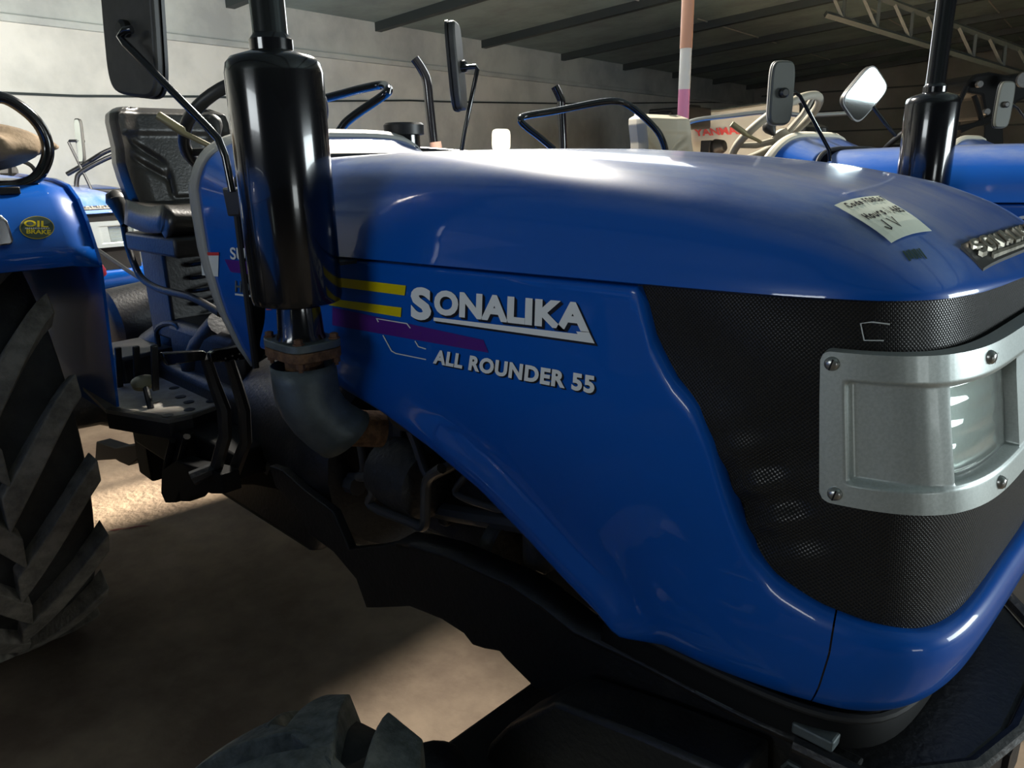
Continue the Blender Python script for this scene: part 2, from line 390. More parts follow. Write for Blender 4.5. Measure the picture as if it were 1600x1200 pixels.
g.prism([a, b, b + [0, 0, h - .42 - FLOOR], a + [0, 0, h - .42 - FLOOR]], -wn * .2)
wb = struct(mk('wall_back', g, WALLM, smooth=0))
a, b = along(-12, 0, h - .42), along(tc_, 0, h - .42)
g = G().prism([a, b, b + [0, 0, .44], a + [0, 0, .44]], -wn * .2)
mk('plaster_band', g, WALLB, wb, smooth=0)
g = G().prism([along(-12, .0, h - .47), along(-12, .05, h - .47), along(-12, .05, h - .41), along(-12, .0, h - .41)], wd * (tc_ + 12))
mk('ledge', g, WALLB, wb, smooth=0, bevel=.01)
REDM = mat('dark_red_marker', (.10, .012, .010), .8)
g = G(); mkp = [P(a, b, z=FLOOR + .002) for a, b in ((174, 829), (188, 826), (200, 825.5), (214, 822.5), (231, 821))]
for i_ in range(4):
    a, b = mkp[i_], mkp[i_ + 1]; t_ = np.array([.010, .006, 0]) * (1 + .5 * (i_ > 2)); g.add([a - t_, b - t_, b + t_, a + t_], [(0, 1, 2, 3)])
mk('red_floor_mark', g, REDM, bpy.data.objects['floor'], smooth=0)
# end wall
g = G().prism([along(tc_, 0, FLOOR), along(tc_, 22, FLOOR), along(tc_, 22, 6), along(tc_, 0, 6)], wd * .2)
we = struct(mk('wall_right', g, WALLD, smooth=0))
g = G()
for zz in (1.1, 1.55, 2.0, 2.45, 2.9): g.box(along(tc_ - .02, 11, zz), (21.6, .06, .035), (0, 0, radians(7.2)))
mk('block_course', g, RAFT, we, smooth=0)['kind'] = 'stuff'
# roof
RSL = math.tan(radians(4.6))
def roofz(n): return EAVE + n * RSL
g = G().prism([along(-12, -.1, roofz(-.1)), along(tc_, -.1, roofz(-.1)), along(tc_, 22, roofz(22)), along(-12, 22, roofz(22))], (0, 0, .06))
rf = struct(mk('ceiling', g, ROOFM, smooth=0))
ts = [float((wallpt(px, py) - WQ) @ wd) for px, py in ((590, 35), (735, 57), (845, 80), (950, 97), (1040, 110), (1115, 124))]
sp = (ts[-1] - ts[0]) / 5
for k in range(-4, 8):
    t = ts[0] + sp * k
    if t > tc_ - .1: continue
    g = G().prism([along(t - .05, 0, roofz(0) - .10), along(t + .05, 0, roofz(0) - .10), along(t + .05, 0, roofz(0)), along(t - .05, 0, roofz(0))],
                  wn * 20 + np.array([0, 0, RSL * 20]))
    mk('rafter', g, RAFT, rf, smooth=0)
for n in (2.5, 4.3, 5.6, 6.4, 7.2):  # pale strips painted in for light gaps and purlin highlights
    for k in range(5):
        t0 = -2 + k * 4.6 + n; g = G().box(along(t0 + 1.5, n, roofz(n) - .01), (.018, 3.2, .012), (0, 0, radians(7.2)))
        mk('light_gap_strip', g, ROOFG, rf, smooth=0)
# wall cable
cp = [(0, 145), (120, 150), (330, 151), (505, 158), (640, 157), (700, 159), (760, 160), (900, 162), (1080, 160), (1160, 160)]
g = G().tube([wallpt(x, y, .03) for x, y in cp], .012, 6)
tag(mk('wall_cable', g, RAFT), 'thin dark cable running along the white back wall', 'cable')

# ================================================================== MAIN TRACTOR
YC = 1.08; ROOT = np.array([-1.6, YC, FLOOR]); OFF = ROOT.copy()
T = empty('tractor', tuple(ROOT), 'blue tractor in the foreground with paper note on its bonnet and black mesh grille', 'tractor', 'blue tractors parked in rows')
WB, XF, X0 = 0.315, -0.20, -0.75
def lipz(x): return 1.357 + (min(x, -.3) + .3) * .022
ZTOP = [(-1.75, 1.507), (-1.55, 1.514), (-1.25, 1.520), (-.98, 1.519), (-.83, 1.515), (-.70, 1.506), (-.59, 1.497), (-.49, 1.486), (-.358, 1.463), (-.28, 1.442), (-.234, 1.424), (-.20, 1.408)]
def xx8(x): return max(0.0, (x - X0) / (XF - X0)) ** 8
def bz(x, y):
    yy = min(1, abs(y - YC) / WB)
    k = max(0.0, 1 - yy ** 4.6 - xx8(x)); h = interp(x, ZTOP) - lipz(x)
    return lipz(x) + h * k ** .47
# contour of the nose at lip height (right side, front, left side)
cpts = [(x, YC - WB) for x in np.linspace(-1.6, -.52, 40)]
for x in np.linspace(-.51, -.235, 40): cpts.append((x, YC - WB * max(0, 1 - xx8(x)) ** (1 / 5)))
yl = (YC - cpts[-1][1]) / WB
for y in np.linspace(yl, 0, 30)[1:]:
    cpts.append((X0 + (XF - X0) * max(0, 1 - y ** 5) ** (1 / 8), YC - WB * y))
cpts = np.array(cpts); seg = np.r_[0, np.cumsum(np.linalg.norm(np.diff(cpts, axis=0), axis=1))]; ST = seg[-1]
DXF = [(.84, .012), (.90, .032), (.95, .043), (1.0, .045), (1.13, .038), (1.25, .016), (1.357, 0)]
def con(s, z, off=0.0):
    mir = s > ST; q = 2 * ST - s if mir else s
    x = np.interp(q, seg, cpts[:, 0]); y = np.interp(q, seg, cpts[:, 1])
    e = .012; xa = np.interp(q - e, seg, cpts[:, 0]); ya = np.interp(q - e, seg, cpts[:, 1]); xb = np.interp(min(q + e, ST), seg, cpts[:, 0]); yb = np.interp(min(q + e, ST), seg, cpts[:, 1])
    t = np.array([xb - xa, yb - ya]); t /= np.linalg.norm(t); n = np.array([t[1], -t[0]])
    fr = sst(-.42, -.215, x); x = x + interp(z, DXF) * fr * 1.0
    x += n[0] * off; y += n[1] * off
    if mir: y = 2 * YC - y
    return np.array([x, y, z])
def s_of_x(x): return float(np.interp(x, cpts[:, 0], seg))
def s_of_y(y): return float(np.interp(y, cpts[45:, 1], seg[45:]))

# ---- bonnet
def bonnet():
    g = G(); xs = list(np.linspace(-1.56, -.56, 26)) + list(np.linspace(-.54, -.30, 14))
    for yv in list(np.linspace(.965, .70, 10)) + list(np.linspace(.6, 0.03, 9)): xs.append(X0 + (XF - X0) * (1 - yv ** 4.6) ** .125)
    xs = sorted(set(xs)); us = np.sin(np.linspace(-pi / 2, pi / 2, 61)); us = np.sign(us) * np.abs(us) ** .8
    rows = []
    for x in xs:
        ym = max(0.0, 1 - xx8(x)) ** (1 / 4.6); row = []
        for u in us:
            y = YC + WB * ym * u; z = bz(x, y); edge = abs(u) > .999
            if edge: z = lipz(x)
            hgt = (z - lipz(x)); fl = .007 * exp(-(hgt / .018) ** 2)
            sg = -1 if u < 0 else 1
            nx = 1 if ym < .97 else 0
            row.append((x + fl * (1 - ym) * 1.5, y + sg * fl * (1 if ym > .5 else .3), z))
        rows.append(row)
    # skirt going inwards under the lip
    g.grid(rows)
    lip = [r[0] for r in rows] + [r[-1] for r in rows[::-1]]
    k = len(g.v); n = len(lip)
    vs = list(lip) + [(p[0] - .01 * (p[0] > -.3), p[1] + .012 * (1 if p[1] < YC else -1), p[2] - .004) for p in lip] + [(p[0] - .03 * (p[0] > -.3), p[1] + .03 * (1 if p[1] < YC else -1), p[2] + .004) for p in lip]
    g.add(vs, [(i, i + 1, n + i + 1, n + i) for i in range(n - 1)] + [(n + i, n + i + 1, 2 * n + i + 1, 2 * n + i) for i in range(n - 1)])
    return g
bon = mk('bonnet', bonnet(), BLUED, T, smooth=50)
# ---- lower shell: side panels and nose
OPEN = [(-.541, 1.352), (-.519, 1.282), (-.489, 1.238), (-.456, 1.211), (-.431, 1.168), (-.401, 1.093), (-.376, 1.041), (-.349, 1.013), (-.31, .998), (-.27, .99)]
BOT = [(-1.55, 1.115), (-1.40, 1.112), (-1.248, 1.092), (-1.08, 1.066), (-.94, 1.030), (-.82, .99), (-.716, .940), (-.64, .900), (-.58, .872), (-.545, .848), (-.50, .842), (-.427, .843), (-.296, .855), (-.237, .856), (-.2, .85)]
OPS = [(s_of_x(x), z) for x, z in OPEN] + [(s_of_x(-.23), .985), (ST, .985)]
BTS = [(s_of_x(x), z) for x, z in BOT[:-1]] + [(ST, .845)]
def shell(s0, s1, n, cuts=()):
    rows = []; ss = list(np.linspace(s0, s1, n))
    for s in ss:
        q = 2 * ST - s if s > ST else s
        x = np.interp(q, seg, cpts[:, 0])
        zb = interp(q, BTS); zt = lipz(x) - .006
        op = q > OPS[0][0]
        if op: zt = min(zt, interp(q, OPS))
        row = []
        tt = .5 - .5 * np.cos(np.pi * np.linspace(0, 1, 25))
        front = sst(s_of_x(-.56), s_of_x(-.48), q); rb = lerp(.010, .045, front)
        flank = 1 - front
        for t in tt:
            z = lerp(zb, zt, t); d = z - zb; o = 0
            o += flank * (.024 * exp(-((d - .0) / .05) ** 2))
            if d < rb: o -= (rb * .55) * (1 - sqrt(max(0, 1 - (1 - d / rb) ** 2)))
            d2 = zt - z
            w = .022 if op else .005
            if d2 < w: o -= w * .7 * (1 - sqrt(max(0, 1 - (1 - d2 / w) ** 2)))
            o += .010 * sin(pi * min(1, d / .16)) * front * 1.0
            row.append(con(s, z, o))
        # return flanges at both edges
        lo = con(s, zb + .004, -.035); hi = con(s, zt - .002, -.03)
        rows.append([lo] + row + [hi])
    return G().grid(rows)
sA, sB = s_of_x(-1.52), s_of_x(-.296)
side = mk('side_panel', shell(sA, sB - .0008, 110), BLUE, T, smooth=60)
side['label'] = 'right side panel with lettering'
nose = mk('nose_shell', shell(sB + .0008, 2 * ST - sB - .0008, 90), BLUE, T, smooth=60)
mk('side_panel', shell(2 * ST - sB + .0008, 2 * ST - sA, 60), BLUE, T, smooth=60)
# ---- mesh grille
def grille():
    g = G(); rows = []; uv = []
    s0 = s_of_x(-.55); NS = 170; NZ = 60
    for i in range(NS):
        s = lerp(s0, 2 * ST - s0, i / (NS - 1)); row = []
        for j in range(NZ):
            z = lerp(.972, 1.362, j / (NZ - 1)); o = -.014
            a = exp(-((s - s_of_x(-.37)) / .06) ** 2 - ((z - 1.10) / .07) ** 2)
            o += -.014 * a * (.6 + .5 * sin(70 * s + 40 * z) + .4 * sin(120 * z - 60 * s))
            o += .004 * sin(22 * s + 14 * z) * sin(31 * z) * exp(-((s - s_of_x(-.42)) / .12) ** 2)
            row.append(con(s, z, o)); uv.append((s, z))
        rows.append(row)
    g.grid(rows); return g, uv
gg, uv = grille(); gr = mk('mesh_grille', gg, MESHM, T, smooth=60, uv=uv)
for path in ([(1345, 512), (1328, 513), (1330, 540), (1358, 543)], [(1345, 512), (1370, 518)]):
    pts = []
    for px, py in path:
        q = P(px, py, y=YC - WB); sx = s_of_x(min(q[0], -.24)); pts.append(con(sx, q[2], -.010))
    mk('stitched_tear', G().tube(pts, .0008, 5), WHITE, gr)
# radiator core and dark bay behind
mk('radiator', G().box((-.42, YC, 1.16), (.10, .52, .40)), IRON, T, bevel=.005)
# ---- headlight bezel
sL = s_of_x(-.314); sR = 2 * ST - sL
bx = lambda v, a, b, w: sst(a - w / 2, a + w / 2, v) * (1 - sst(b - w / 2, b + w / 2, v))
sI = s_of_x(-.290); sP0, sP1 = s_of_y(.838), s_of_y(1.000)
ZB0, ZB1, ZI0, ZI1 = 1.136, 1.303, 1.163, 1.272
def bez_off(s, z):
    q = 2 * ST - s if s > ST else s
    base = .012
    rec = bx(z, ZI0, ZI1, .006) * sst(sI - .004, sI + .004, q) * (1 - sst(s_of_y(1.045), s_of_y(1.06), q))
    cheek = lerp(.013, .002, sst(sI + .01, s_of_y(.835), q))
    o = base - rec * cheek
    pocket = bx(z, ZI0 + .004, ZI1 - .004, .003) * bx(q, sP0, sP1, .002)
    o -= pocket * .022
    return o
def bezel():
    ss = list(np.linspace(sL, sP0 - .003, 50)) + list(np.linspace(sP0 - .002, sP0 + .002, 5)) + list(np.linspace(sP0 + .004, sP1 - .004, 12)) + list(np.linspace(sP1 - .002, sP1 + .002, 5)) + list(np.linspace(sP1 + .004, ST, 14))
    ss = ss + [2 * ST - s for s in ss[::-1]][1:]
    zs = [ZB0, ZB0 + .004, ZB0 + .015] + list(np.linspace(ZI0 - .006, ZI0 + .009, 12)) + list(np.linspace(ZI0 + .015, ZI1 - .015, 12)) + list(np.linspace(ZI1 - .009, ZI1 + .006, 12)) + [ZB1 - .015, ZB1 - .004, ZB1]
    rows = []
    for s in ss:
        q = 2 * ST - s if s > ST else s
        d = q - sL; rr = .010
        cr = rr - sqrt(max(0, rr * rr - (rr - min(d, rr)) ** 2))
        sag = -.012 * sst(s_of_x(-.25), ST, q) * 0
        zz = [lerp(ZB0 + cr, ZB1 - cr, (z - ZB0) / (ZB1 - ZB0)) for z in zs]
        row = [con(s, zz[0], -.006)] + [con(s, z2, bez_off(s, z2)) for z2 in zz] + [con(s, zz[-1], -.006)]
        rows.append(row)
    rows = [[con(sL - .0005, p[2], -.006) for p in rows[0]]] + rows + [[con(sR + .0005, p[2], -.006) for p in rows[-1]]]
    return G().grid(rows)
bz_o = mk('headlight_bezel', bezel(), SILVER, T, smooth=55)
for mirr in (False, True):
    rows = []; NL = 28; back = []
    for i in range(NL):
        s = lerp(sP0 + .004, sP1 - .004, i / (NL - 1)); row = []; br = []
        for j in range(25):
            z = lerp(ZI0 + .006, ZI1 - .006, j / 24)
            o = -.004 + .0012 * abs(sin(pi * i / (NL - 1) * 1)) + .0010 * (abs((j % 6) - 3) / 3.0)
            s2 = 2 * ST - s if mirr else s
            row.append(con(s2, z, o)); br.append(con(s2, z, -.03 - .012 * sin(pi * i / (NL - 1)) * sin(pi * j / 24)))
        rows.append(row); back.append(br)
    ln = mk('headlight_lens', G().grid(rows), GLASS, bz_o, smooth=20, solid=.003)
    mk('headlight_reflector', G().grid(back), CHROME, bz_o, smooth=60, solid=.002)
def screw(s, z):
    c = con(s, z, .012); n = con(s, z, .05) - c; n /= np.linalg.norm(n)
    g = G().lathe([(.0001, .006), (.004, .0058), (.0066, .004), (.0078, .001), (.0078, -.003)][::-1], c, n, 18, True)
    o = mk('screw', g, STEEL, bz_o)
    t = np.cross(n, [0, 0, 1]); t /= np.linalg.norm(t); u = np.cross(n, t); d = t * .4 + u * .9; d /= np.linalg.norm(d); e = np.cross(n, d)
    a = c + n * .0062
    return
for s, z in ((s_of_x(-.304), 1.2905), (s_of_x(-.302), 1.148), (s_of_y(.90), 1.290), (s_of_y(.915), 1.149)):
    screw(s, z); screw(2 * ST - s, z)
for s_, z in ((s_of_x(-.304), 1.2905), (s_of_x(-.302), 1.148), (s_of_y(.90), 1.290), (s_of_y(.915), 1.149)):
    c = con(s_, z, .0175); n = con(s_, z, .05) - c; n /= np.linalg.norm(n); t = np.cross(n, [0, 0, 1]); u = np.cross(n, t); d = u * .95 + t * .25; e = np.cross(n, d)
    mk('screw_slot', G().add([c + d * .0062 + e * .0009 + n * .0007, c - d * .0062 + e * .0009 + n * .0007, c - d * .0062 - e * .0009 + n * .0007, c + d * .0062 - e * .0009 + n * .0007], [(0, 1, 2, 3)]), LETSH, bz_o, smooth=0)

# ---- decals on the side panel
PY = YC - WB
def pan(px, py): return P(px, py, y=PY)
def panel_y(x, z):
    s = s_of_x(x); zb = interp(s, BTS); d = z - zb
    return PY - .024 * exp(-(d / .05) ** 2)
def pq(bl, br, tr, tl, off=.0018):
    f = quadmap([pan(*bl), pan(*br), pan(*tr), pan(*tl)])
    def h(u, v):
        q = f(u, v); return (q[0], panel_y(q[0], q[2]) - off, q[2])
    return h
def lettering(name, txt, quad, m, bold, sp, parent, shadow, label=None, extra=()):
    VF = glyphs(txt, bold, sp)
    g = glyph_geo(VF, pq(*quad)); e = decal_geo(extra, pq(*quad)); g.add(e.v, e.f)
    o = mk(name, g, m, parent, smooth=0, label=label); gs = G()
    for k in (.34, .67, 1):
        f = pq(*quad, off=.0013 - .0003 * k); a = glyph_geo(VF, f, shadow[0] * k, shadow[1] * k); gs.add(a.v, a.f)
        a = decal_geo([[(p[0] + shadow[0] * k, p[1] + shadow[1] * k) for p in q] for q in extra], f); gs.add(a.v, a.f)
    mk(name + '_shadow', gs, LETSH, o, smooth=0)
    return o
lettering('brand_lettering', 'ONALIKA', ((679, 491), (922, 519), (923.5, 473.5), (680, 452)), LETTER, .05, 1.04, side, (.014, -.09), 'silver SONALIKA lettering',
          extra=[[(0, -.12), (1.0, -.10), (1.03, -.36), (0, -.26)], [(.93, -.02), (1.0, .0), (1.03, -.36), (.965, -.34)]])
lettering('brand_initial', 'S', ((643, 499), (675, 501), (675, 450), (643, 447)), LETTER, .05, 1, side, (.10, -.07))
lettering('model_lettering', 'ALL ROUNDER 55', ((677.5, 567.5), (929.5, 615.5), (931, 587), (681, 545.5)), LETTER, .045, 1.10, side, (.008, -.09), 'silver ALL ROUNDER 55 lettering')
for qd in ([(515, 446), (633.4, 461.6), (635.5, 446), (515, 432)], [(515, 476.5), (627.4, 495.5), (628.6, 480.5), (515, 466)]):
    g = G(); f = pq(*qd); n = 6
    g.grid([[f(i / n, j) for j in (0, 1)] for i in range(n + 1)]); mk('yellow_stripe', g, YELLOW, side, smooth=0)
g = G(); f = pq((520, 508), (764, 551), (756, 531), (520, 480), off=.0010); g.grid([[f(i / 8, j) for j in (0, 1)] for i in range(9)])
mk('purple_stripe', g, PURPLE, side, smooth=0, label='peeling purple stripe')
zf = lambda x, y: (520 + x * .3, 380 + y * .3)
for pl in ([(242, 410), (232, 392), (390, 418), (408, 442)], [(265, 478), (310, 560), (332, 573), (490, 605)], [(432, 508), (450, 538), (490, 550)]):
    pts = [zf(*q) for q in pl]; g = G()
    for q in stroke_poly(pts, 1.7, 1):
        vs = []
        for p in q:
            w_ = pan(p[0], p[1]); vs.append((w_[0], panel_y(w_[0], w_[2]) - .0018, w_[2]))
        g.add(vs, [(0, 1, 2, 3)])
    mk('outline_print', g, WHITE, side, smooth=0)

# ---- paper note and badge on the bonnet
def hit(px, py):
    d = ray(px, py); t = .3; last = t
    while t < 3:
        q = CAM + d * t
        if abs(q[1] - YC) < WB and q[0] < XF and q[2] < bz(q[0], q[1]):
            a, b = last, t
            for _ in range(30):
                c = (a + b) / 2; q = CAM + d * c
                if abs(q[1] - YC) < WB and q[0] < XF and q[2] < bz(q[0], q[1]): b = c
                else: a = c
            return CAM + d * b
        last = t; t += .004
    return CAM + d * t
nq = [hit(1392, 384), hit(1455, 365), hit(1372, 310), hit(1303, 325)]   # bottom-left, bottom-right, top-right, top-left as seen
def onb(quad, lift):
    f = quadmap(quad)
    def h(u, v):
        q = f(u, v); return (q[0], q[1], bz(q[0], q[1]) + lift)
    return h
f = onb([nq[0], nq[1], nq[2], nq[3]], .0028)
g = G().grid([[f(i / 8, j / 8) for j in range(9)] for i in range(9)])
note = mk('paper_note', g, PAPER, T, smooth=0, solid=-.0004, label='pale paper note with handwritten code and hours')
# handwriting runs along the left-to-right direction of the note: u from top-left(0,1)->(1,1)
def hand(txt, u0, v0, uw, vh, t=.22):
    qs, tw = text_quads(txt, t, .16, .5)
    qs = [[(u0 + p[0] / tw * uw, v0 + p[1] * vh) for p in q] for q in qs]
    mk('handwriting', decal_geo(qs, onb([nq[0], nq[1], nq[2], nq[3]], .0038)), INK, note, smooth=0)
hand('Code:F08567', .12, .80, .86, .15)
hand('Hours:1,465', .10, .44, .86, .19)
hand('JV', .16, .15, .36, .24, .10)
# smudge on the paint below the note
sq = [hit(1422, 412), hit(1452, 408), hit(1436, 388), hit(1408, 393)]; f = onb(sq, .0012)
g = G()
for k in range(7):
    a = k / 7; g.add([f(a, .1 + .1 * (k % 3)), f(a + .10, .1 + .12 * (k % 2)), f(a + .12, .9), f(a + .02, .95 - .1 * (k % 2))], [(0, 1, 2, 3)])
mk('paint_smudge', g, DGREEN, bon, smooth=0)
e0, e1 = hit(1506, 386), hit(1530, 431)
ex0, ex1 = e0[0], e1[0]; ey0 = (e0[1] + e1[1]) / 2; ey1 = 2 * YC - ey0
bq = [np.array([ex1, ey0, 0]), np.array([ex1, ey1, 0]), np.array([ex0, ey1, 0]), np.array([ex0, ey0, 0])]
def badge_g(quads, lift0, lift1):
    g = G(); fa = onb(bq, lift0); fb = onb(bq, lift1)
    for q in quads:
        a = [fa(*p) for p in q]; b = [fb(*p) for p in q]
        g.add(a + b, [(0, 1, 2, 3), (4, 7, 6, 5), (0, 4, 5, 1), (1, 5, 6, 2), (2, 6, 7, 3), (3, 7, 4, 0)])
    return g
pl = [[(i / 10, 0), ((i + 1) / 10, 0), ((i + 1) / 10, 1), (i / 10, 1)] for i in range(10)]
bd = mk('bonnet_badge', badge_g(pl, -.003, .005), BLACKR, bon, smooth=0, label='black badge plate with worn metal SONALIKA letters')
qs, tw = text_quads('SONALIKA', .19, .16, .5)
qs = [[(.05 + p[0] / tw * .9, .30 + p[1] * .6) for p in q] for q in qs] + [[(.16, .10), (.95, .10), (.95, .20), (.16, .20)]]
mk('badge_letters', badge_g(qs, .004, .009), BADGE, bd, smooth=0)

# ---- cowl / dashboard
XR = [(1.04, -1.56), (1.09, -1.64), (1.18, -1.725), (1.30, -1.775), (1.445, -1.785), (1.52, -1.745), (1.58, -1.71)]
def cowl_sec(t, grow=0.0):
    pts = []; hw = .325 + grow; zt = lerp(1.513, 1.572, t) + grow
    for k in range(41):
        a = pi * k / 40; c, s_ = cos(a), sin(a)
        y = YC - hw * (abs(c) ** .45) * (1 if c > 0 else -1); z = 1.40 + (zt - 1.40) * abs(s_) ** .5
        if k in (0, 40): z = 1.40
        pts.append((y, z))
    low = [(YC - hw + .0, z) for z in np.linspace(1.06, 1.39, 10)]; hi = [(YC + hw, z) for z in np.linspace(1.39, 1.06, 10)]
    return low + pts + hi
def cowl(ta, tb, n, grow):
    rows = []
    for i in range(n):
        t = lerp(ta, tb, i / (n - 1)); rows.append([(lerp(-1.585, interp(z, XR), t), y, z) for y, z in cowl_sec(t, grow)])
    return G().grid(rows)
cw = mk('dash_cowl', cowl(0, .9, 12, 0), BLUED, T, smooth=50, solid=.004)
mk('cowl_rim', cowl(.88, 1.10, 4, .006), GREYT, cw, smooth=50, solid=.02)
mk('cowl_gasket', G().tube([(-1.572, y, z) for y, z in cowl_sec(0, .004)], .008, 8), GASKET, cw)
g = G(); rows = [[(lerp(-1.6, interp(z, XR), .8), YC + (y - YC) * k, z * k + 1.3 * (1 - k)) for y, z in cowl_sec(.8, -.004)] for k in (1, .6, .2)]
mk('instrument_panel', G().grid(rows), BLACKR, cw, smooth=50)
def cq(px4, off): 
    pts = [P(*p, y=YC - .325) for p in px4]; f = quadmap(pts)
    return lambda u, v: (f(u, v)[0], YC - .325 - off, f(u, v)[2])
# label sticker, SUPER and HDM print on the cowl side
f = cq([(317, 430), (342, 432), (343, 395), (314, 394)], .002)
g = G().grid([[f(i / 3, j / 3) for j in range(4)] for i in range(4)]); mk('white_label', g, WHITE, cw, smooth=0)
f = cq([(313, 399), (344, 399), (344, 394), (313, 394)], .003); g = G().grid([[f(i / 3, j) for j in (0, 1)] for i in range(4)]); mk('red_label_band', g, REDP, cw, smooth=0)
for txt, q4, m_, t_ in (('SUPER', [(362, 405), (424, 411), (424, 390), (361, 386)], WHITE, .2), ('HDM', [(369, 456), (404, 460), (404, 442), (369, 438)], ZINC, .2)):
    f = cq(q4, .003); mk('cowl_lettering', glyph_geo(glyphs(txt, .02), f), m_, cw, smooth=0)
f = cq([(369, 461), (404, 465), (404, 462), (369, 458)], .003); mk('cowl_lettering', decal_geo([[(0, 0), (1, 0), (1, 1), (0, 1)]], f), WHITE, cw, smooth=0)
f = cq([(362, 425), (424, 432), (424, 412), (352, 405)], .002); mk('purple_stripe', decal_geo([[(0, 0), (1, 0), (1, 1), (0, 1)]], f), PURPLE, cw, smooth=0)
f = pq((418, 484), (426, 484), (424, 470), (415, 470)); mk('orange_mark', decal_geo([[(0, 0), (1, 0), (1, 1), (0, 1)]], f), ORANGE, side, smooth=0)

# ---- exhaust
MX, MY = -1.180, .655
mu = mk('muffler', G().lathe([(.0, 1.268), (.064, 1.268), (.074, 1.272), (.0772, 1.284), (.0772, 1.640), (.074, 1.655), (.066, 1.664), (.040, 1.672), (.034, 1.674)], (MX, MY, 0), (0, 0, 1), 48, False), BLACKP, T, smooth=35)
mk('tail_pipe', G().lathe([(.034, 1.668), (.034, 1.69), (.0285, 1.697), (.0275, 1.70), (.0275, 2.25), (.024, 2.25)], (MX, MY, 0), (0, 0, 1), 28, False), BLACKP, mu, smooth=35)
mk('inlet_neck', G().lathe([(.046, 1.20), (.040, 1.215), (.037, 1.269)], (MX, MY, 0), (0, 0, 1), 24), BLACKP, mu)
def flange(z0, z1, m, nm):
    pts = []
    for k in range(40):
        a = 2 * pi * k / 40; c, s_ = cos(a), sin(a)
        pts.append((MX + .066 * (abs(c) ** .45) * (1 if c > 0 else -1), MY + .052 * (abs(s_) ** .6) * (1 if s_ > 0 else -1), z0))
    return mk(nm, G().prism(pts, (0, 0, z1 - z0)), m, mu, smooth=40, bevel=.002)
flange(1.192, 1.206, ZINC, 'pipe_flange'); flange(1.174, 1.1915, RUST, 'pipe_flange')
for dx, dy in ((-.05, -.035), (.05, -.035), (-.05, .035), (.05, .035)):
    c = (MX + dx, MY + dy, 0)
    mk('bolt', G().lathe([(.010, 1.206), (.010, 1.2085), (.0075, 1.209), (.0075, 1.2155), (.005, 1.2165)], c, (0, 0, 1), 6), BOLT, mu, smooth=0)
    mk('bolt', G().lathe([(.004, 1.158), (.004, 1.163), (.0075, 1.164), (.0075, 1.174)], c, (0, 0, 1), 6), BOLT, mu, smooth=0)
mk('manifold_pipe', G().tube([(MX, MY, 1.18), (MX, MY, 1.12), (MX, MY + .01, 1.07), (MX + .0, MY + .06, 1.02), (MX + .02, MY + .14, 1.0)], [.034, .034, .035, .036, .036], 20), RUST, mu)
# grey sleeve: open tube around the elbow with a slit
rows = []
ctr = [(MX - .004, MY, 1.158), (MX - .003, MY, 1.128), (MX, MY, 1.100), (MX + .004, MY + .008, 1.074), (MX + .010, MY + .022, 1.050), (MX + .018, MY + .038, 1.030), (MX + .028, MY + .052, 1.016)]
for i, c in enumerate(ctr):
    tilt = min(1, max(0, (i - 2) / 4)) * radians(42); row = []
    r = .058
    for k in range(33):
        a = lerp(-2.9, 2.9, k / 32) - pi / 2 + .9
        row.append((c[0] + r * cos(a), c[1] + r * sin(a) * cos(tilt), c[2] + r * sin(a) * sin(tilt) * .9 + .30 * r * cos(a) * sin(tilt)))
    rows.append(row)
mk('heat_sleeve', G().grid(rows), ZINC, mu, smooth=60, solid=.003)
mk('silencer_bracket', G().box((MX, MY + .12, 1.33), (.05, .10, .006)), BLACKM, mu)

# ---- mirrors
def mirror(base, path, center, wv, hv, thick, tr, name='mirror', w=.085, h=.155, parent=T, glassfront=1, box=True):
    wv = np.array(wv, float); wv /= np.linalg.norm(wv); hv = np.array(hv, float); hv -= wv * (hv @ wv); hv /= np.linalg.norm(hv); nv = np.cross(wv, hv)
    arm = mk('mirror_arm', G().tube(path, tr, 10), BLACKP, parent)
    def plate(ww, hh, d0, d1, taper=1.0):
        pts = []
        for k in range(40):
            a = 2 * pi * k / 40; c, s_ = cos(a), sin(a)
            pts.append(np.array(center) + wv * ww * (abs(c) ** .42) * (1 if c > 0 else -1) + hv * hh * (abs(s_) ** .42) * (1 if s_ > 0 else -1) + nv * d0)
        return G().prism(pts, nv * (d1 - d0))
    hs = mk('mirror_housing', plate(w, h, -thick, 0), MIRBACK, arm, smooth=40, bevel=.006)
    mk('mirror_rim', plate(w * 1.03, h * 1.02, -.001, .006), BLACKR, hs, smooth=40)
    mk('mirror_glass', plate(w * .95, h * .96, .006, .0075), MIRROR, hs, smooth=0)
    g = G().lathe([(.016, 0), (.016, .012), (.010, .018)], np.array(center) - nv * thick, -nv, 14); mk('mirror_mount', g, BLACKR, hs)
    return arm
# right mirror: seen from behind, top left of the frame
mc = P(207, 45, y=.625)
pth = [P(363, 300, y=.69), P(352, 245, y=.69), P(341, 217, y=.685), P(326, 200, y=.682), P(196, 68, y=.588), P(188, 58, y=.588), P(196, 47, y=.592), P(206, 46, y=.60)]
wr = P(250, 20, y=.60) - P(165, 20, y=.60); hvv = P(185, -60, y=.60) - P(205, 60, y=.60)
rm = mirror(None, pth, mc + np.array([-.012, .012, 0]), -(wr + np.array([0, .05, 0])), hvv, .02, .0075, w=.088, h=.124)
rm['label'] = 'right mirror on long bent arm'
bp_ = [P(346, 293, y=.70), P(378, 296, y=.70), P(374, 338, y=.70), P(355, 338, y=.70)]
mk('mirror_bracket', G().prism(bp_, (0, .06, 0)), BLACKR, rm, bevel=.004)
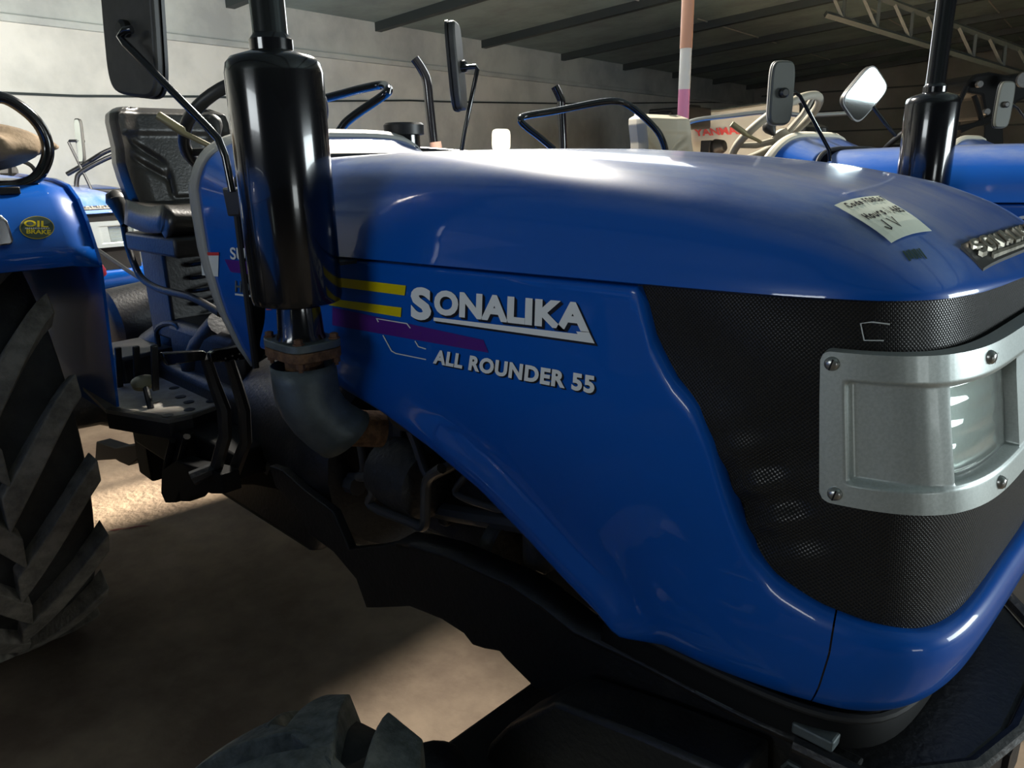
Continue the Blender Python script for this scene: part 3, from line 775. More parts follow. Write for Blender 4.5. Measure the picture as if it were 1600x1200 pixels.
# left mirror
D2 = 2.30
pth = [PD(720, 240, D2), PD(727, 200, D2), PD(746, 108, D2), PD(743, 104, D2), PD(722, 106, D2), PD(717, 107, D2)]
mcl = PD(709, 105, D2 + .02); hvv = PD(703, 42, D2) - PD(715, 170, D2)
lm = mirror(None, pth, mcl, np.array([.75, -.95, 0]) * .1, hvv, .022, .0065, w=.060, h=.118)
lm['label'] = 'left mirror seen edge on'
mk('mirror_bracket', G().tube([PD(652, 234, D2), PD(735, 240, D2)], .009, 8), BLACKR, lm)

# ---- seat
SX = -2.64
def seat_back():
    rings = []; NU, NV = 61, 61
    for j in range(NV):
        v = j / (NV - 1); z = lerp(1.375, 1.690, v); hw = interp(v, [(0, .178), (.1, .186), (.3, .196), (.45, .200), (.6, .193), (.85, .194), (.93, .188), (.975, .172), (1, .150)]); f = []; b_ = []
        for i in range(NU):
            u = lerp(-1, 1, i / (NU - 1)); ua = abs(u); b = .045 * max(0, (ua - .55) / .45) ** 1.4 - .055 * max(0, (ua - .93) / .07) ** 2
            g_ = 0
            for zz in (.52, .36):
                d = v - (zz + .42 * (ua - .45)); g_ -= .013 * exp(-(d / .035) ** 2) * sst(.18, .34, ua) * (1 - sst(.72, .86, ua))
            g_ += .010 * sst(.70, .78, v) * (1 - sst(.80, .95, ua))
            g_ -= .012 * exp(-((ua - .24) / .045) ** 2) * sst(.06, .14, v) * (1 - sst(.30, .42, v)) + .010 * exp(-((v - .07) / .03) ** 2) * (1 - sst(.20, .27, ua))
            x = SX - .05 * v
            f.append((x + b + g_ - .035 * sst(.93, 1, v), YC + .012 + u * hw, z)); b_.append((x - .055 + .03 * sst(.92, 1, v), YC + .012 + u * hw * .99, z))
        rings.append(f + b_[::-1] + [f[0]])
    g = G().grid(rings); n = 2 * NU + 1
    g.f.append(tuple(range(n - 1))); g.f.append(tuple(range((NV - 1) * n, NV * n - 1))[::-1])
    return g
st = mk('seat', G().box((SX - .02, YC, 1.10), (.20, .26, .34)), BLACKM, T, bevel=.01)
bk = mk('seat_backrest', seat_back(), VINYL, st, smooth=60)
rows = []
for i in range(13):
    t = i / 12; x = lerp(SX + .0, SX + .36, t); row = []
    for k in range(29):
        u = lerp(-1, 1, k / 28); z = 1.392 + .012 * abs(u) ** 3 - .018 * sin(pi * t) - .05 * max(0, t - .86) / .14
        row.append((x, YC + .012 + u * .20, z))
    rows.append(row)
mk('seat_cushion', G().grid(rows), VINYL, st, smooth=60, solid=.08)
mk('seat_pan', G().box((SX + .17, YC, 1.27), (.40, .40, .06)), BLACKM, st, bevel=.01)
mk('seat_spring', G().tube([(SX + .1 + .05 * cos(a), YC + .05 * sin(a), 1.02 + a * .007) for a in np.linspace(0, 26, 90)], .007, 6), BLACKM, st)

# ---- steering wheel
sc_ = np.array([-2.04, YC - .02, 1.60]); na = np.array([-.62, 0, .78]); na /= np.linalg.norm(na); e1_ = np.array([0, 1., 0]); e2_ = np.cross(na, e1_)
ring = [sc_ + .195 * (cos(a) * e1_ + sin(a) * e2_) for a in np.linspace(0, 2 * pi, 49)[:-1]]
swl = mk('steering_wheel', G().tube(ring, .0165, 10, True), BLACKR, T)
for a in (.5, 2.6, 4.7):
    mk('spoke', G().tube([sc_ - na * .05, sc_ + .12 * (cos(a) * e1_ + sin(a) * e2_) - na * .03, sc_ + .192 * (cos(a) * e1_ + sin(a) * e2_)], [.016, .013, .010], 8), BLACKR, swl)
mk('steering_hub', G().lathe([(.03, -.09), (.045, -.06), (.045, -.03), (.02, -.015)], sc_, na, 20), BLACKR, swl)
mk('steering_column', G().tube([sc_ - na * .06, (-1.70, YC, 1.28)], .028, 14), BLACKR, swl)
kp = P(334, 199, x=-1.99)
mk('spinner_knob', G().lathe([(.006, -.03), (.012, -.02), (.024, .0), (.026, .014), (.02, .026), (.004, .03)], kp, na, 18), BLACKR, swl)
# throttle lever
mk('throttle_lever', G().tube([P(248, 181, x=-1.92), P(285, 205, x=-1.88), P(289, 209, x=-1.875), P(328, 228, x=-1.83)], [.011, .011, .007, .006], 10), OLIVE, T)

# ---- precleaner canister by the bonnet's left rear
pc = PD(633, 238, 2.2)
ac = mk('precleaner', G().lathe([(.044, -.30), (.044, .055), (.048, .058)], pc, (0, 0, 1), 24), BLACKP, T)
mk('precleaner_cap', G().lathe([(.046, .045), (.056, .047), (.056, .072), (.05, .078), (.0, .080)], pc, (0, 0, 1), 24), BLACKR, ac)
mk('precleaner_clip', G().tube([PD(612, 212, 2.16), PD(611, 228, 2.15), PD(604, 226, 2.15), PD(613, 242, 2.15)], .003, 6), STEEL, ac)
mk('precleaner_bracket', G().box(PD(611, 222, 2.22), (.012, .02, .09)), BLACKR, ac, bevel=.003)

# ---- fenders, rails, lamp
FP = [(-2.325, 1.245), (-2.345, 1.30), (-2.375, 1.36), (-2.42, 1.42), (-2.49, 1.458), (-2.62, 1.475), (-3.0, 1.49), (-3.35, 1.44), (-3.62, 1.22), (-3.72, .95)]
def fender(sg):
    yi = YC + sg * (YC - .695); yo = YC + sg * (YC - .08)
    rows = [[(x, lerp(yo, yi, k / 8), z - (.012 if k in (0, 8) else 0)) for k in range(9)] for x, z in FP]
    f_ = mk('rear_fender', G().grid(rows), BLUE, T, smooth=50, solid=.006)
    inner = [(x, yi, z) for x, z in FP] + [(-3.5, yi, .9), (-3.0, yi, .76), (-2.52, yi, .76), (-2.40, yi, .80)]
    mk('fender_skirt', G().prism(inner, (0, .008 * sg, 0)), BLUE, f_, smooth=0)
    return f_
fr_ = fender(-1) if False else fender(1); fr_['label'] = 'right rear fender'
fl_ = fender(-1)
rl = [(-40, 165), (0, 152), (38, 172), (64, 200), (75, 232), (70, 258), (54, 280), (28, 290), (0, 292), (-40, 292)]
pr_ = [P(x, y, x=-2.52) for x, y in rl]
def smooth_path(p, n=5):
    p = [np.array(q, float) for q in p]; out = []
    for i in range(len(p) - 1):
        a, b, c, d = p[max(i - 1, 0)], p[i], p[i + 1], p[min(i + 2, len(p) - 1)]
        for k in range(n):
            t = k / n; out.append(.5 * ((2 * b) + (c - a) * t + (2 * a - 5 * b + 4 * c - d) * t * t + (3 * b - a - 3 * c + d) * t ** 3))
    return out + [p[-1]]
mk('grab_rail', G().tube(smooth_path(pr_), .0165, 12), BLACKP, fr_)
DL = 3.1
ll = [(500, 235), (528, 208), (540, 192), (560, 176), (598, 150), (607, 140), (596, 133), (560, 140), (515, 152), (440, 170)]
mk('grab_rail', G().tube(smooth_path([PD(x, y, DL + .002 * (520 - x) * 0 + (.12 if i > 5 else 0)) for i, (x, y) in enumerate(ll)]), .017, 12), BLACKP, fl_)
mk('tail_lamp', G().prism([P(-40, 350, x=-2.33), P(0, 334, x=-2.33), P(12, 345, x=-2.33), P(22, 375, x=-2.33), P(20, 383, x=-2.33), P(-40, 390, x=-2.33)], (-.06, .004, 0)), CHROME, fr_, bevel=.006, label='chrome lamp housing')
mk('fender_edge_hook', G().box(P(12, 298, x=-2.47), (.05, .05, .02)), BLACKR, fr_, bevel=.003)
# OIL BRAKE sticker on fender front face
def fpt(px, py):
    d = ray(px, py); best = None
    for (xa, za), (xb, zb) in zip(FP[:5], FP[1:6]):
        n = np.array([-(zb - za), 0, (xb - xa)]); den = n @ d
        if abs(den) < 1e-6: continue
        t = n @ (np.array([xa, 0, za]) - CAM) / den; q = CAM + d * t
        if min(za, zb) - 1e-4 <= q[2] <= max(za, zb) + 1e-4: best = q
    if best is None: best = P(px, py, x=-2.36)
    nn = np.array([.85, 0, .5]); return best + nn * .0035
def ell(cx, cy, rx, ry, n=36): return [(cx + rx * cos(2 * pi * k / n), cy + ry * sin(2 * pi * k / n)) for k in range(n)]
def fan(pts, fn, off):
    g = G(); vs = [np.array(fn(*p)) + np.array([.85, 0, .5]) * off for p in pts]; c = sum(vs) / len(vs)
    g.add(vs + [c], [(i, (i + 1) % len(vs), len(vs)) for i in range(len(vs))]); return g
ob = mk('oil_brake_sticker', fan(ell(57.5, 356.5, 27, 18), fpt, .0), YELLOW, fr_, smooth=0, label='oval OIL IMMERSED BRAKE sticker')
mk('sticker_field', fan(ell(57.5, 356.5, 26, 17), fpt, .001), DGREEN, ob, smooth=0)
for txt, (x0, x1, y0, y1), tt in (('OIL', (37, 75, 356, 346), .24), ('BRAKE', (41, 79, 367, 360), .26)):
    f = lambda u, v: fpt(lerp(x0, x1, u), lerp(y0, y1, v) + (u - .5) * 1.5) + np.array([.85, 0, .5]) * .002
    mk('sticker_lettering', glyph_geo(glyphs(txt, .025), f), YELLOW, ob, smooth=0)
f = lambda u, v: fpt(lerp(39, 77, u), lerp(359.3, 357, v)) + np.array([.85, 0, .5]) * .002
mk('sticker_lettering', glyph_geo(glyphs('IMMERSED', .01), f), WHITE, ob, smooth=0)

# ---- wheels
def wheel(name, cx, cz, R, y0, y1, nl, lugw, lugh, sweep, lm, tm=RUBBER, lugs=True, ribs=False, label=None, dirn=-1):
    yc = (y0 + y1) / 2; hw = (y1 - y0) / 2; b = R - lugh
    prof = [(b * .52, -hw * .72), (b * .60, -hw * .86), (b * .74, -hw * 1.0), (b * .86, -hw * .99), (b * .945, -hw * .90), (b * .982, -hw * .60), (b, 0)]
    prof = prof + [(r, -h) for r, h in prof[:-1][::-1]]
    w = mk(name, G().lathe(prof, (cx, yc, cz), (0, 1, 0), 64, False), tm, T, smooth=60, label=label)
    rim = [(b * .52, -hw * .72), (b * .545, -hw * .74), (b * .50, -hw * .62), (b * .46, -hw * .3), (b * .44, 0), (b * .18, .03), (b * .16, .05), (.001, .05)]
    mk('wheel_rim', G().lathe(rim + [(b * .44, 0.01), (b * .46, hw * .3), (b * .50, hw * .62), (b * .545, hw * .74), (b * .52, hw * .72)], (cx, yc, cz), (0, 1, 0), 40, False), RIM, w)
    if not lugs: return w
    def lug(side):
        g = G(); n = 7; rows = []
        for i in range(n + 1):
            t = i / n; y = lerp(hw * 1.0, -hw * .06, t) * side
            ay = abs(y) / hw; rb = b * (1 - .055 * ay ** 4); rt = R * (1 - .028 * ay ** 3)
            ph = dirn * sweep * (t ** 1.15)
            wd_ = lugw * lerp(.85, 1.35, t) / R
            row = []
            for dph, r_ in ((-wd_ * .62, rb - .012), (-wd_ * .5, rt), (wd_ * .5, rt), (wd_ * .62, rb - .012)):
                a = ph + dph; row.append((r_ * cos(a), y, r_ * sin(a)))
            rows.append(row)
        k = [list(r) for r in rows]
        g.grid(k); m_ = 4
        g.f.append((0, 1, 2, 3)); e = n * m_; g.f.append((e + 3, e + 2, e + 1, e)); return g
    global OFF
    sv = OFF; OFF = np.zeros(3)
    protos = []
    for sd in (1, -1):
        o = mk('tread_lug', lug(sd), lm, w, smooth=0, bevel=.005 if R > .6 else .004); protos.append(o)
    OFF = sv
    for k in range(nl):
        for i, sd in enumerate((1, -1)):
            o = protos[i] if k == 0 else protos[i].copy()
            if k: COL.objects.link(o); o.parent = w
            o.location = tuple(np.array((cx, yc, cz)) - OFF)
            o.rotation_euler = (0, -(2 * pi * (k + (.5 if i else 0)) / nl), 0)
    return w
RWX, RWZ, RR = -2.985, .68, .78
wheel('rear_wheel', RWX, RWZ, RR, .105, .565, 19, .080, .042, .40, LUGM, label='right rear wheel with worn chevron lugs')
wheel('rear_wheel', RWX, RWZ, RR, 2 * YC - .565, 2 * YC - .105, 19, .080, .042, .40, LUGM)
wheel('front_wheel', -.79, .30, .395, .305, .545, 12, .105, .030, .34, LUGF, tm=mat('dusty_front_tyre', (.05, .05, .043), .8, 0, 0, (.03, .03, .026), 20, bump=.2), label='right front wheel')
wheel('front_wheel', -.79, .30, .395, 2 * YC - .545, 2 * YC - .305, 12, .105, .030, .34, LUGF)
# ---- axles, frame, bumper
mk('rear_axle', G().lathe([(.09, -.52), (.10, -.3), (.17, -.16), (.19, 0), (.17, .16), (.10, .3), (.09, .52)], (RWX, YC, RWZ), (0, 1, 0), 24), IRON, T)
ax = mk('front_axle', G().prism([(-.86, .56, .38), (-.74, .56, .38), (-.74, 1.60, .38), (-.86, 1.60, .38)], (0, 0, .14)), BLACKM, T, bevel=.01)
mk('steering_knuckle', G().lathe([(.05, .22), (.055, .25), (.055, .56), (.03, .58)], (-.80, .60, 0), (0, 0, 1), 18), BLACKM, ax)
kn = [P(x, y, y=.70) for x, y in ((752, 1196), (762, 1165), (790, 1136), (866, 1098), (1000, 1150), (1150, 1215), (1150, 1300), (752, 1300))]
mk('knuckle_cover', G().prism(kn, (0, .09, 0)), BLACKM, ax, bevel=.008)
rail_px = [(420, 728), (440, 735), (480, 770), (520, 800), (545, 858), (590, 854), (620, 848), (650, 853), (700, 867), (800, 912), (850, 945), (900, 985), (1000, 1032), (1100, 1085), (1180, 1125), (1290, 1175), (1340, 1200), (1300, 1340), (1000, 1260), (905, 1110), (865, 1092), (850, 1076), (840, 1080), (790, 1030), (780, 1018), (757, 1014), (738, 1008), (724, 990), (690, 968), (640, 948), (590, 950), (572, 950), (556, 905), (520, 862), (480, 833), (468, 800), (430, 760)]
rail_p = [P(x, y, y=.80) for x, y in rail_px]
fm = mk('frame_rail', G().prism(rail_p, (0, .022, 0)), BLACKM, T, smooth=0, bevel=.003)
mk('frame_rail', G().prism([(p[0], 2 * YC - .80, p[2]) for p in rail_p], (0, -.022, 0)), BLACKM, T, smooth=0, bevel=.003)
top = [P(x, y, y=.80) for x, y in rail_px[6:16]]
g = G(); g.grid([[p + np.array([0, -.006, .002]), p + np.array([0, .05, .006])] for p in top]); mk('rail_flange', g, BLACKM, fm, smooth=60, solid=.008)
for px, py in ((1098, 1130), (1240, 1205)):
    c = P(px, py, y=.80)
    mk('rail_bolt', G().lathe([(.016, .0), (.016, .004), (.012, .005), (.012, .014), (.009, .017), (.0, .018)], c, (0, -1, 0), 6, False), ZINC, fm, smooth=0)
for (xa, ya), (xb, yb) in (((1085, 1082), (1145, 1112)), ((1235, 1145), (1300, 1178))):
    a, b = P(xa, ya, y=.79), P(xb, yb, y=.79)
    mk('mount_pad', G().prism([a, b, b + [0, 0, .016], a + [0, 0, .016]], (0, .05, 0)), ZINC, fm, smooth=0, bevel=.003)
# nose tray under the shell + front bumper channel
tray = []
for s in np.linspace(s_of_x(-.60), 2 * ST - s_of_x(-.60), 60): tray.append(s)
mk('nose_tray', G().grid([[con(s, .845, -.055), con(s, .836, -.030), con(s, .822, -.018), con(s, .800, -.014), con(s, .790, -.05)] for s in tray]), LOADM, T, smooth=40, solid=.004)
mk('nose_seal', G().tube([con(s, .846, -.012) for s in tray], .006, 8), GASKET, T)
bmp = mk('front_bumper', G().prism([(-.215, .80, .62), (-.135, .905, .62), (-.115, 1.0, .62), (-.115, YC + (YC - 1.0), .62), (-.135, 2 * YC - .905, .62), (-.215, 2 * YC - .80, .62), (-.27, 2 * YC - .80, .62), (-.27, .80, .62)], (0, 0, .165)), BLACKM, T, smooth=0, bevel=.008)
mk('bumper_lip', G().tube([(-.30, .79, .79), (-.21, .795, .79), (-.128, .90, .79), (-.105, 1.0, .79), (-.105, 2 * YC - 1.0, .79), (-.128, 2 * YC - .9, .79), (-.21, 2 * YC - .795, .79)], .011, 8), BLACKM, bmp)
for y in (1.02, 1.14): mk('bumper_slot', G().box((-.112, y, .73), (.008, .02, .028)), LETSH, bmp, smooth=0)
# ---- engine and plumbing in the dark bay
en = mk('engine_block', G().box((-1.05, YC + .03, .86), (.86, .24, .42)).box((-1.05, YC + .03, 1.12), (.80, .20, .16)), IRON, T, bevel=.02)
for k in range(5): mk('block_rib', G().box((-1.35 + .15 * k, YC - .10, .88), (.03, .03, .34)), IRON, en, bevel=.006)
mk('clutch_housing', G().lathe([(.24, -.02), (.26, .02), (.26, .12), (.20, .42), (.17, .60)], (-1.48, YC, .78), (-1, 0, 0), 28), BLACKM, T)
mk('gearbox', G().box((-2.25, YC, .66), (1.1, .34, .40)).box((-2.35, YC, .9), (.5, .28, .22)), BLACKM, T, bevel=.03)
cf = [P(540, 640, y=.86), P(640, 640, y=.90)]
mk('air_canister', G().lathe([(.03, -.13), (.07, -.125), (.083, -.11), (.083, .11), (.075, .125), (.03, .13)], (-1.10, .93, 1.035), (1, .12, 0), 32), FILTER, en)
mk('canister_band', G().lathe([(.085, -.012), (.086, 0), (.085, .012)], (-1.13, .926, 1.035), (1, .12, 0), 32, False), IRON, en)
mk('oil_filter', G().lathe([(.04, -.10), (.052, -.09), (.052, .09), (.045, .10)], P(500, 700, y=.93), (0, .2, 1), 22), HOSE, en)
mk('alternator', G().lathe([(.05, -.08), (.075, -.07), (.08, 0), (.075, .07), (.05, .08)], P(640, 745, y=.92), (1, 0, 0), 24), IRON, en)
mk('pump_body', G().box(P(465, 690, y=.95), (.14, .10, .14)).box(P(500, 720, y=.95), (.08, .08, .20)), IRON, en, bevel=.012)
mk('fuel_filter', G().lathe([(.02, -.07), (.04, -.06), (.04, .05), (.046, .05), (.046, .075), (.02, .08)], P(850, 830, y=.92), (0, 0, 1), 20), IRON, en)
mk('pulley', G().lathe([(.03, -.02), (.085, -.018), (.078, -.006), (.078, .006), (.085, .018), (.03, .02)], P(800, 860, y=.98), (1, 0, 0), 28), IRON, en)
hoses = [
 ([(425, 735), (432, 722), (450, 722), (520, 745), (560, 760)], .90, .024), ([(560, 745), (580, 748), (583, 770), (580, 790), (640, 815), (662, 822), (665, 790), (668, 750), (690, 732)], .86, .011),
 ([(632, 650), (650, 690), (668, 740), (690, 735), (740, 710), (800, 700)], .90, .012), ([(660, 790), (700, 800), (760, 810), (820, 820), (900, 850)], .95, .020),
 ([(770, 700), (715, 760), (720, 775), (760, 790), (790, 795), (830, 770)], .90, .0075), ([(640, 655), (690, 662), (740, 668)], .93, .010),
 ([(500, 690), (495, 720), (520, 735), (565, 742), (562, 690)], .90, .009), ([(430, 690), (470, 690), (510, 705), (600, 745)], .97, .013),
 ([(780, 880), (840, 900), (880, 925)], .93, .006), ([(400, 600), (396, 650), (420, 700), (470, 760)], .95, .012), ([(850, 790), (880, 840), (930, 930)], 1.0, .014),
 ([(470, 780), (510, 830), (545, 870), (560, 860)], .84, .008)]
for pp, y, r in hoses: mk('hose', G().tube(smooth_path([P(a, b, y=y) for a, b in pp], 4), r, 9), HOSE, en)
mk('battery_tray', G().box((-.50, YC, .95), (.24, .40, .16)), BLACKM, T, bevel=.01)
# ---- footplate, pedals, levers
FZ = .80
fp_px = [(165, 640), (262, 656), (300, 648), (345, 632), (380, 622), (448, 598)]
fpp = [P(x, y, z=FZ) for x, y in fp_px] + [P(455, 560, z=FZ), P(432, 540, z=FZ), np.array([-2.75, 1.42, FZ]), np.array([-2.85, .70, FZ])]
fpl = mk('footplate', G().prism(fpp, (0, 0, -.012)), PLATE, T, smooth=0)
mk('footplate_edge', G().prism([p - np.array([0, 0, .0]) for p in [fpp[0], fpp[1], fpp[2], fpp[3], fpp[4], fpp[5]]] + [q + np.array([-.02, .02, 0]) for q in fpp[5::-1]], (0, 0, -.06)), BLACKM, fpl, smooth=0)
holes = [(362, 532), (410, 545), (405, 561), (430, 560), (282, 620), (295, 628), (296, 640), (318, 611), (262, 649), (240, 628), (272, 606), (330, 627)]
for px, py in holes:
    c = P(px, py, z=FZ + .0015)
    mk('footplate_slot', G().lathe([(.0165, 0), (.0165, .001)], c, (0, 0, 1), 12), LETSH, fpl, smooth=0)
pdl = mk('brake_pedal', G().prism([P(256, 560, x=-1.80), P(254, 552, x=-1.80), P(318, 548, x=-1.80), P(325, 552, x=-1.80), P(322, 562, x=-1.79), P(262, 572, x=-1.79)], (-.02, 0, .0)), BLACKP, T, bevel=.003)
mk('pedal_arm', G().tube([P(322, 560, x=-1.80), P(335, 600, x=-1.80), P(350, 640, x=-1.80), P(352, 680, x=-1.80), P(338, 730, x=-1.84), P(300, 748, x=-1.86)], [.014, .016, .018, .018, .018, .02], 8), BLACKM, pdl)
pdl2 = mk('brake_pedal', G().prism([P(330, 567, x=-1.77), P(328, 553, x=-1.77), P(336, 547, x=-1.77), P(384, 540, x=-1.77), P(390, 543, x=-1.77), P(383, 562, x=-1.76)], (-.02, 0, 0)), BLACKP, T, bevel=.003)
mk('pedal_arm', G().tube([P(358, 562, x=-1.77), P(370, 600, x=-1.78), P(382, 640, x=-1.78), P(384, 690, x=-1.80), P(365, 740, x=-1.84)], [.013, .015, .016, .017, .018], 8), BLACKM, pdl2)
g = G()
for a, b in ((352, 560), (363, 556), (374, 553), (384, 550), (372, 561), (345, 566)): g.lathe([(.0022, 0), (.0022, .002)], P(a, b, x=-1.762), (1, 0, 0), 6)
mk('pedal_stud', g, STEEL, pdl2, smooth=0)
mk('foot_throttle', G().tube([P(236, 638, z=FZ), P(232, 622, z=FZ + .03), P(228, 606, z=FZ + .055)], .010, 8), BLACKM, T)
mk('throttle_pad', G().lathe([(.01, -.01), (.034, -.008), (.036, .006), (.02, .014)], P(224, 598, z=FZ + .065), (.3, -.2, 1), 16), OLIVE, T)
# gear lever
gp = [(186, 316), (193, 350), (200, 385), (212, 418), (224, 437), (250, 452), (300, 465), (345, 490)]
gl = mk('gear_lever', G().tube(smooth_path([P(x, y, y=.90) for x, y in gp], 4), .0115, 10), BLACKM, T)
mk('gear_knob', G().tube([P(181, 300, y=.90), P(180.5, 305, y=.90), P(182, 314, y=.90), P(187, 325, y=.90), P(191, 340, y=.90), P(196, 352, y=.90)], [.014, .030, .034, .026, .017, .013], 16), BLACKR, gl)
mk('side_lever', G().tube([P(135, 378, y=1.0), P(200, 423, y=1.0), P(235, 445, y=1.0)], .008, 8), BLACKM, T)
mk('lever_knob', G().lathe([(.01, -.03), (.03, -.02), (.034, 0), (.03, .02), (.01, .03)], P(152, 424, y=1.0), (.2, -.3, 1), 18), REDK, T)
mk('control_quadrant', G().box(P(262, 445, y=1.02), (.22, .06, .05)), BLACKM, T, bevel=.008)
mk('lift_cover', G().lathe([(.10, -.14), (.13, -.12), (.13, .12), (.10, .14)], P(222, 490, y=1.10), (0, 1, .1), 24), BLACKM, T)
mk('gearbox_cover', G().tube([P(330, 500, y=1.08), P(300, 520, y=1.08), P(262, 560, y=1.05)], [.05, .10, .13], 18), BLACKM, T)
mk('steering_box', G().tube([P(345, 505, y=.98), P(320, 540, y=.98), P(312, 575, y=.98)], [.04, .05, .06], 14), BLACKM, T)
bb = mk('tool_box', G().box(P(210, 578, y=.88), (.28, .20, .17), (0, 0, .1)), BLACKM, T, bevel=.012)
for k in range(3): mk('box_rib', G().box(P(186 + 28 * k, 575, y=.775), (.012, .02, .15), (0, .25, .1)), BLACKM, bb, bevel=.003)
mk('hoop_bar', G().tube(smooth_path([P(248, 545, y=.95), P(246, 515, y=.95), P(262, 505, y=.95), P(280, 512, y=.95), P(284, 545, y=.95)], 4), .010, 8), BLACKM, T)
mk('step_bracket', G().box((-2.30, .80, .70), (.40, .10, .12)).box((-2.55, .84, .60), (.12, .12, .22)).box((-2.1, .86, .72), (.5, .14, .08)), LOADM, T, bevel=.01)
# hydraulic valve silhouetted against the lit floor
YV = .72
vb = [(252, 735), (275, 720), (300, 728), (330, 735), (345, 742), (350, 772), (330, 772), (318, 768), (300, 778), (295, 784), (282, 784), (280, 770), (273, 786), (258, 786), (251, 770)]
mk('hydraulic_valve', G().prism([P(x, y, y=YV) for x, y in vb], (0, .05, 0)), LOADM, T, smooth=0, bevel=.004)
for a, b in ((258, 748), (280, 742)): mk('valve_pipe', G().tube([P(a, b, y=YV + .02), P(a + 3, b - 25, y=YV + .02), P(a + 12, b - 60, y=YV + .02)], .010, 8), LOADM, T)
lb = [(150, 690), (180, 700), (240, 690), (330, 690), (430, 700), (470, 780), (430, 765), (395, 758), (360, 758), (300, 735), (240, 735), (218, 715), (210, 722), (200, 728), (186, 722), (180, 718), (148, 720)]
mk('drawbar_link', G().prism([P(x, y, y=.88) for x, y in lb], (0, .06, 0)), LOADM, T, smooth=0, bevel=.005)

# ================================================================== OTHER TRACTORS
DUP_SKIP = ('tread_lug', 'hose', 'paper_note', 'mirror_arm', 'mirror_bracket', 'screw', 'screw_slot', 'footplate_slot', 'block_rib', 'paint_smudge', 'precleaner')
def clone(loc, label, skip=(), scale=1.0):
    c = copy_tree(T, None, tuple(q for q in DUP_SKIP if not (q == 'tread_lug' and 'keep_lugs' in skip)) + tuple(skip)); c.location = loc; c.scale = (scale,) * 3; c['label'] = label
    return c
def retint(root, names, m_):
    for ch in root.children_recursive:
        if ch.name.split('.')[0] in names:
            ch.data = ch.data.copy(); ch.data.materials[0] = m_
NOFF = np.array([.37, 2.03, 0])
N1 = clone(tuple(ROOT + NOFF), 'blue tractor directly behind the foreground one, its tall black exhaust at right', ('grab_rail', 'keep_lugs')); retint(N1, ('cowl_rim',), CREAM)
retint(N1, ('seat_backrest', 'seat_cushion', 'steering_wheel', 'spoke', 'steering_hub'), BEIGEV)
N2 = clone(tuple(ROOT + NOFF * np.array([1.1, 2.0, 0])), 'blue tractor at the far right, mostly hidden, with cream dash', ('muffler', 'grab_rail')); retint(N2, ('cowl_rim',), CREAM)
R1 = clone((-6.35, 1.50, FLOOR), 'blue tractor behind the driver seat, facing the camera', ('grab_rail',), .92)
R2 = clone((-6.3, 3.55, FLOOR), 'mostly hidden tractor near the wall with bent exhaust and flesh coloured base', ('muffler', 'grab_rail', 'steering_wheel', 'seat'), .84)
R3 = clone((-6.2, 5.9, FLOOR), 'mostly hidden tractor near the wall, its thin bent exhaust left of the grey rail', ('muffler', 'grab_rail', 'steering_wheel', 'seat'), .84)
S1 = clone(tuple(ROOT + np.array([-.36, -2.04, 0])), 'unseen blue tractor added on the near side to shade the foreground one')  # out of view, added to block low light on side panel and floor
def mir_world(root, pth, cen, wv, hv, th, tr, w, h, back=None):
    """mirror for a copied tractor: world points converted to that root's frame"""
    global OFF
    sv = OFF; OFF = np.array(root.location); s = root.scale[0]
    f = lambda p: OFF + (np.array(p) - OFF) / s
    a = mirror(None, [f(p) for p in pth], f(cen), wv, hv, th, tr, w=w / s, h=h / s, parent=root)
    OFF = sv; return a
# right mirror of N1 (seen from the back, olive housing)
D = 2.62
a = mir_world(N1, [PD(1297, 252, D), PD(1296, 235, D), PD(1250, 150, D), PD(1242, 144, D), PD(1228, 146, D)], PD(1219, 146, D), -np.array([.55, .83, 0]), PD(1222, 100, D) - PD(1217, 192, D), .016, .006, .042, .098)
retint(a, ('mirror_housing',), OLIVEG); retint(a, ('mirror_rim',), GREYT)
# left mirror of N1 (big, tilted, facing the camera)
D = 3.2
cc = PD(1350, 147, D); dv_ = (cc - CAM) / np.linalg.norm(cc - CAM); tl_ = np.array([4.4, 4.8, 1.0]) - cc; tl_ /= np.linalg.norm(tl_); nn_ = tl_ - dv_; nn_ /= np.linalg.norm(nn_)
w1 = PN(1363, 166, nn_, cc) - PN(1337, 128, nn_, cc); h1 = PN(1377, 124, nn_, cc) - PN(1323, 169, nn_, cc)
if np.cross(w1, h1) @ nn_ < 0: w1 = -w1
a = mir_world(N1, [PD(1400, 212, D), PD(1385, 195, D), PD(1365, 168, D + .02), cc - nn_ * .03], cc, w1, h1, .02, .007, float(np.linalg.norm(w1)) * .52, float(np.linalg.norm(h1)) * .52)
# N2 right mirror
D = 4.2
a = mir_world(N2, [PD(1605, 190, D), PD(1590, 168, D), PD(1582, 163, D), PD(1570, 164, D)], PD(1567, 164, D), -RT, PD(1568, 133, D) - PD(1566, 196, D), .02, .006, .042, .115)
retint(a, ('mirror_housing',), OLIVEG)
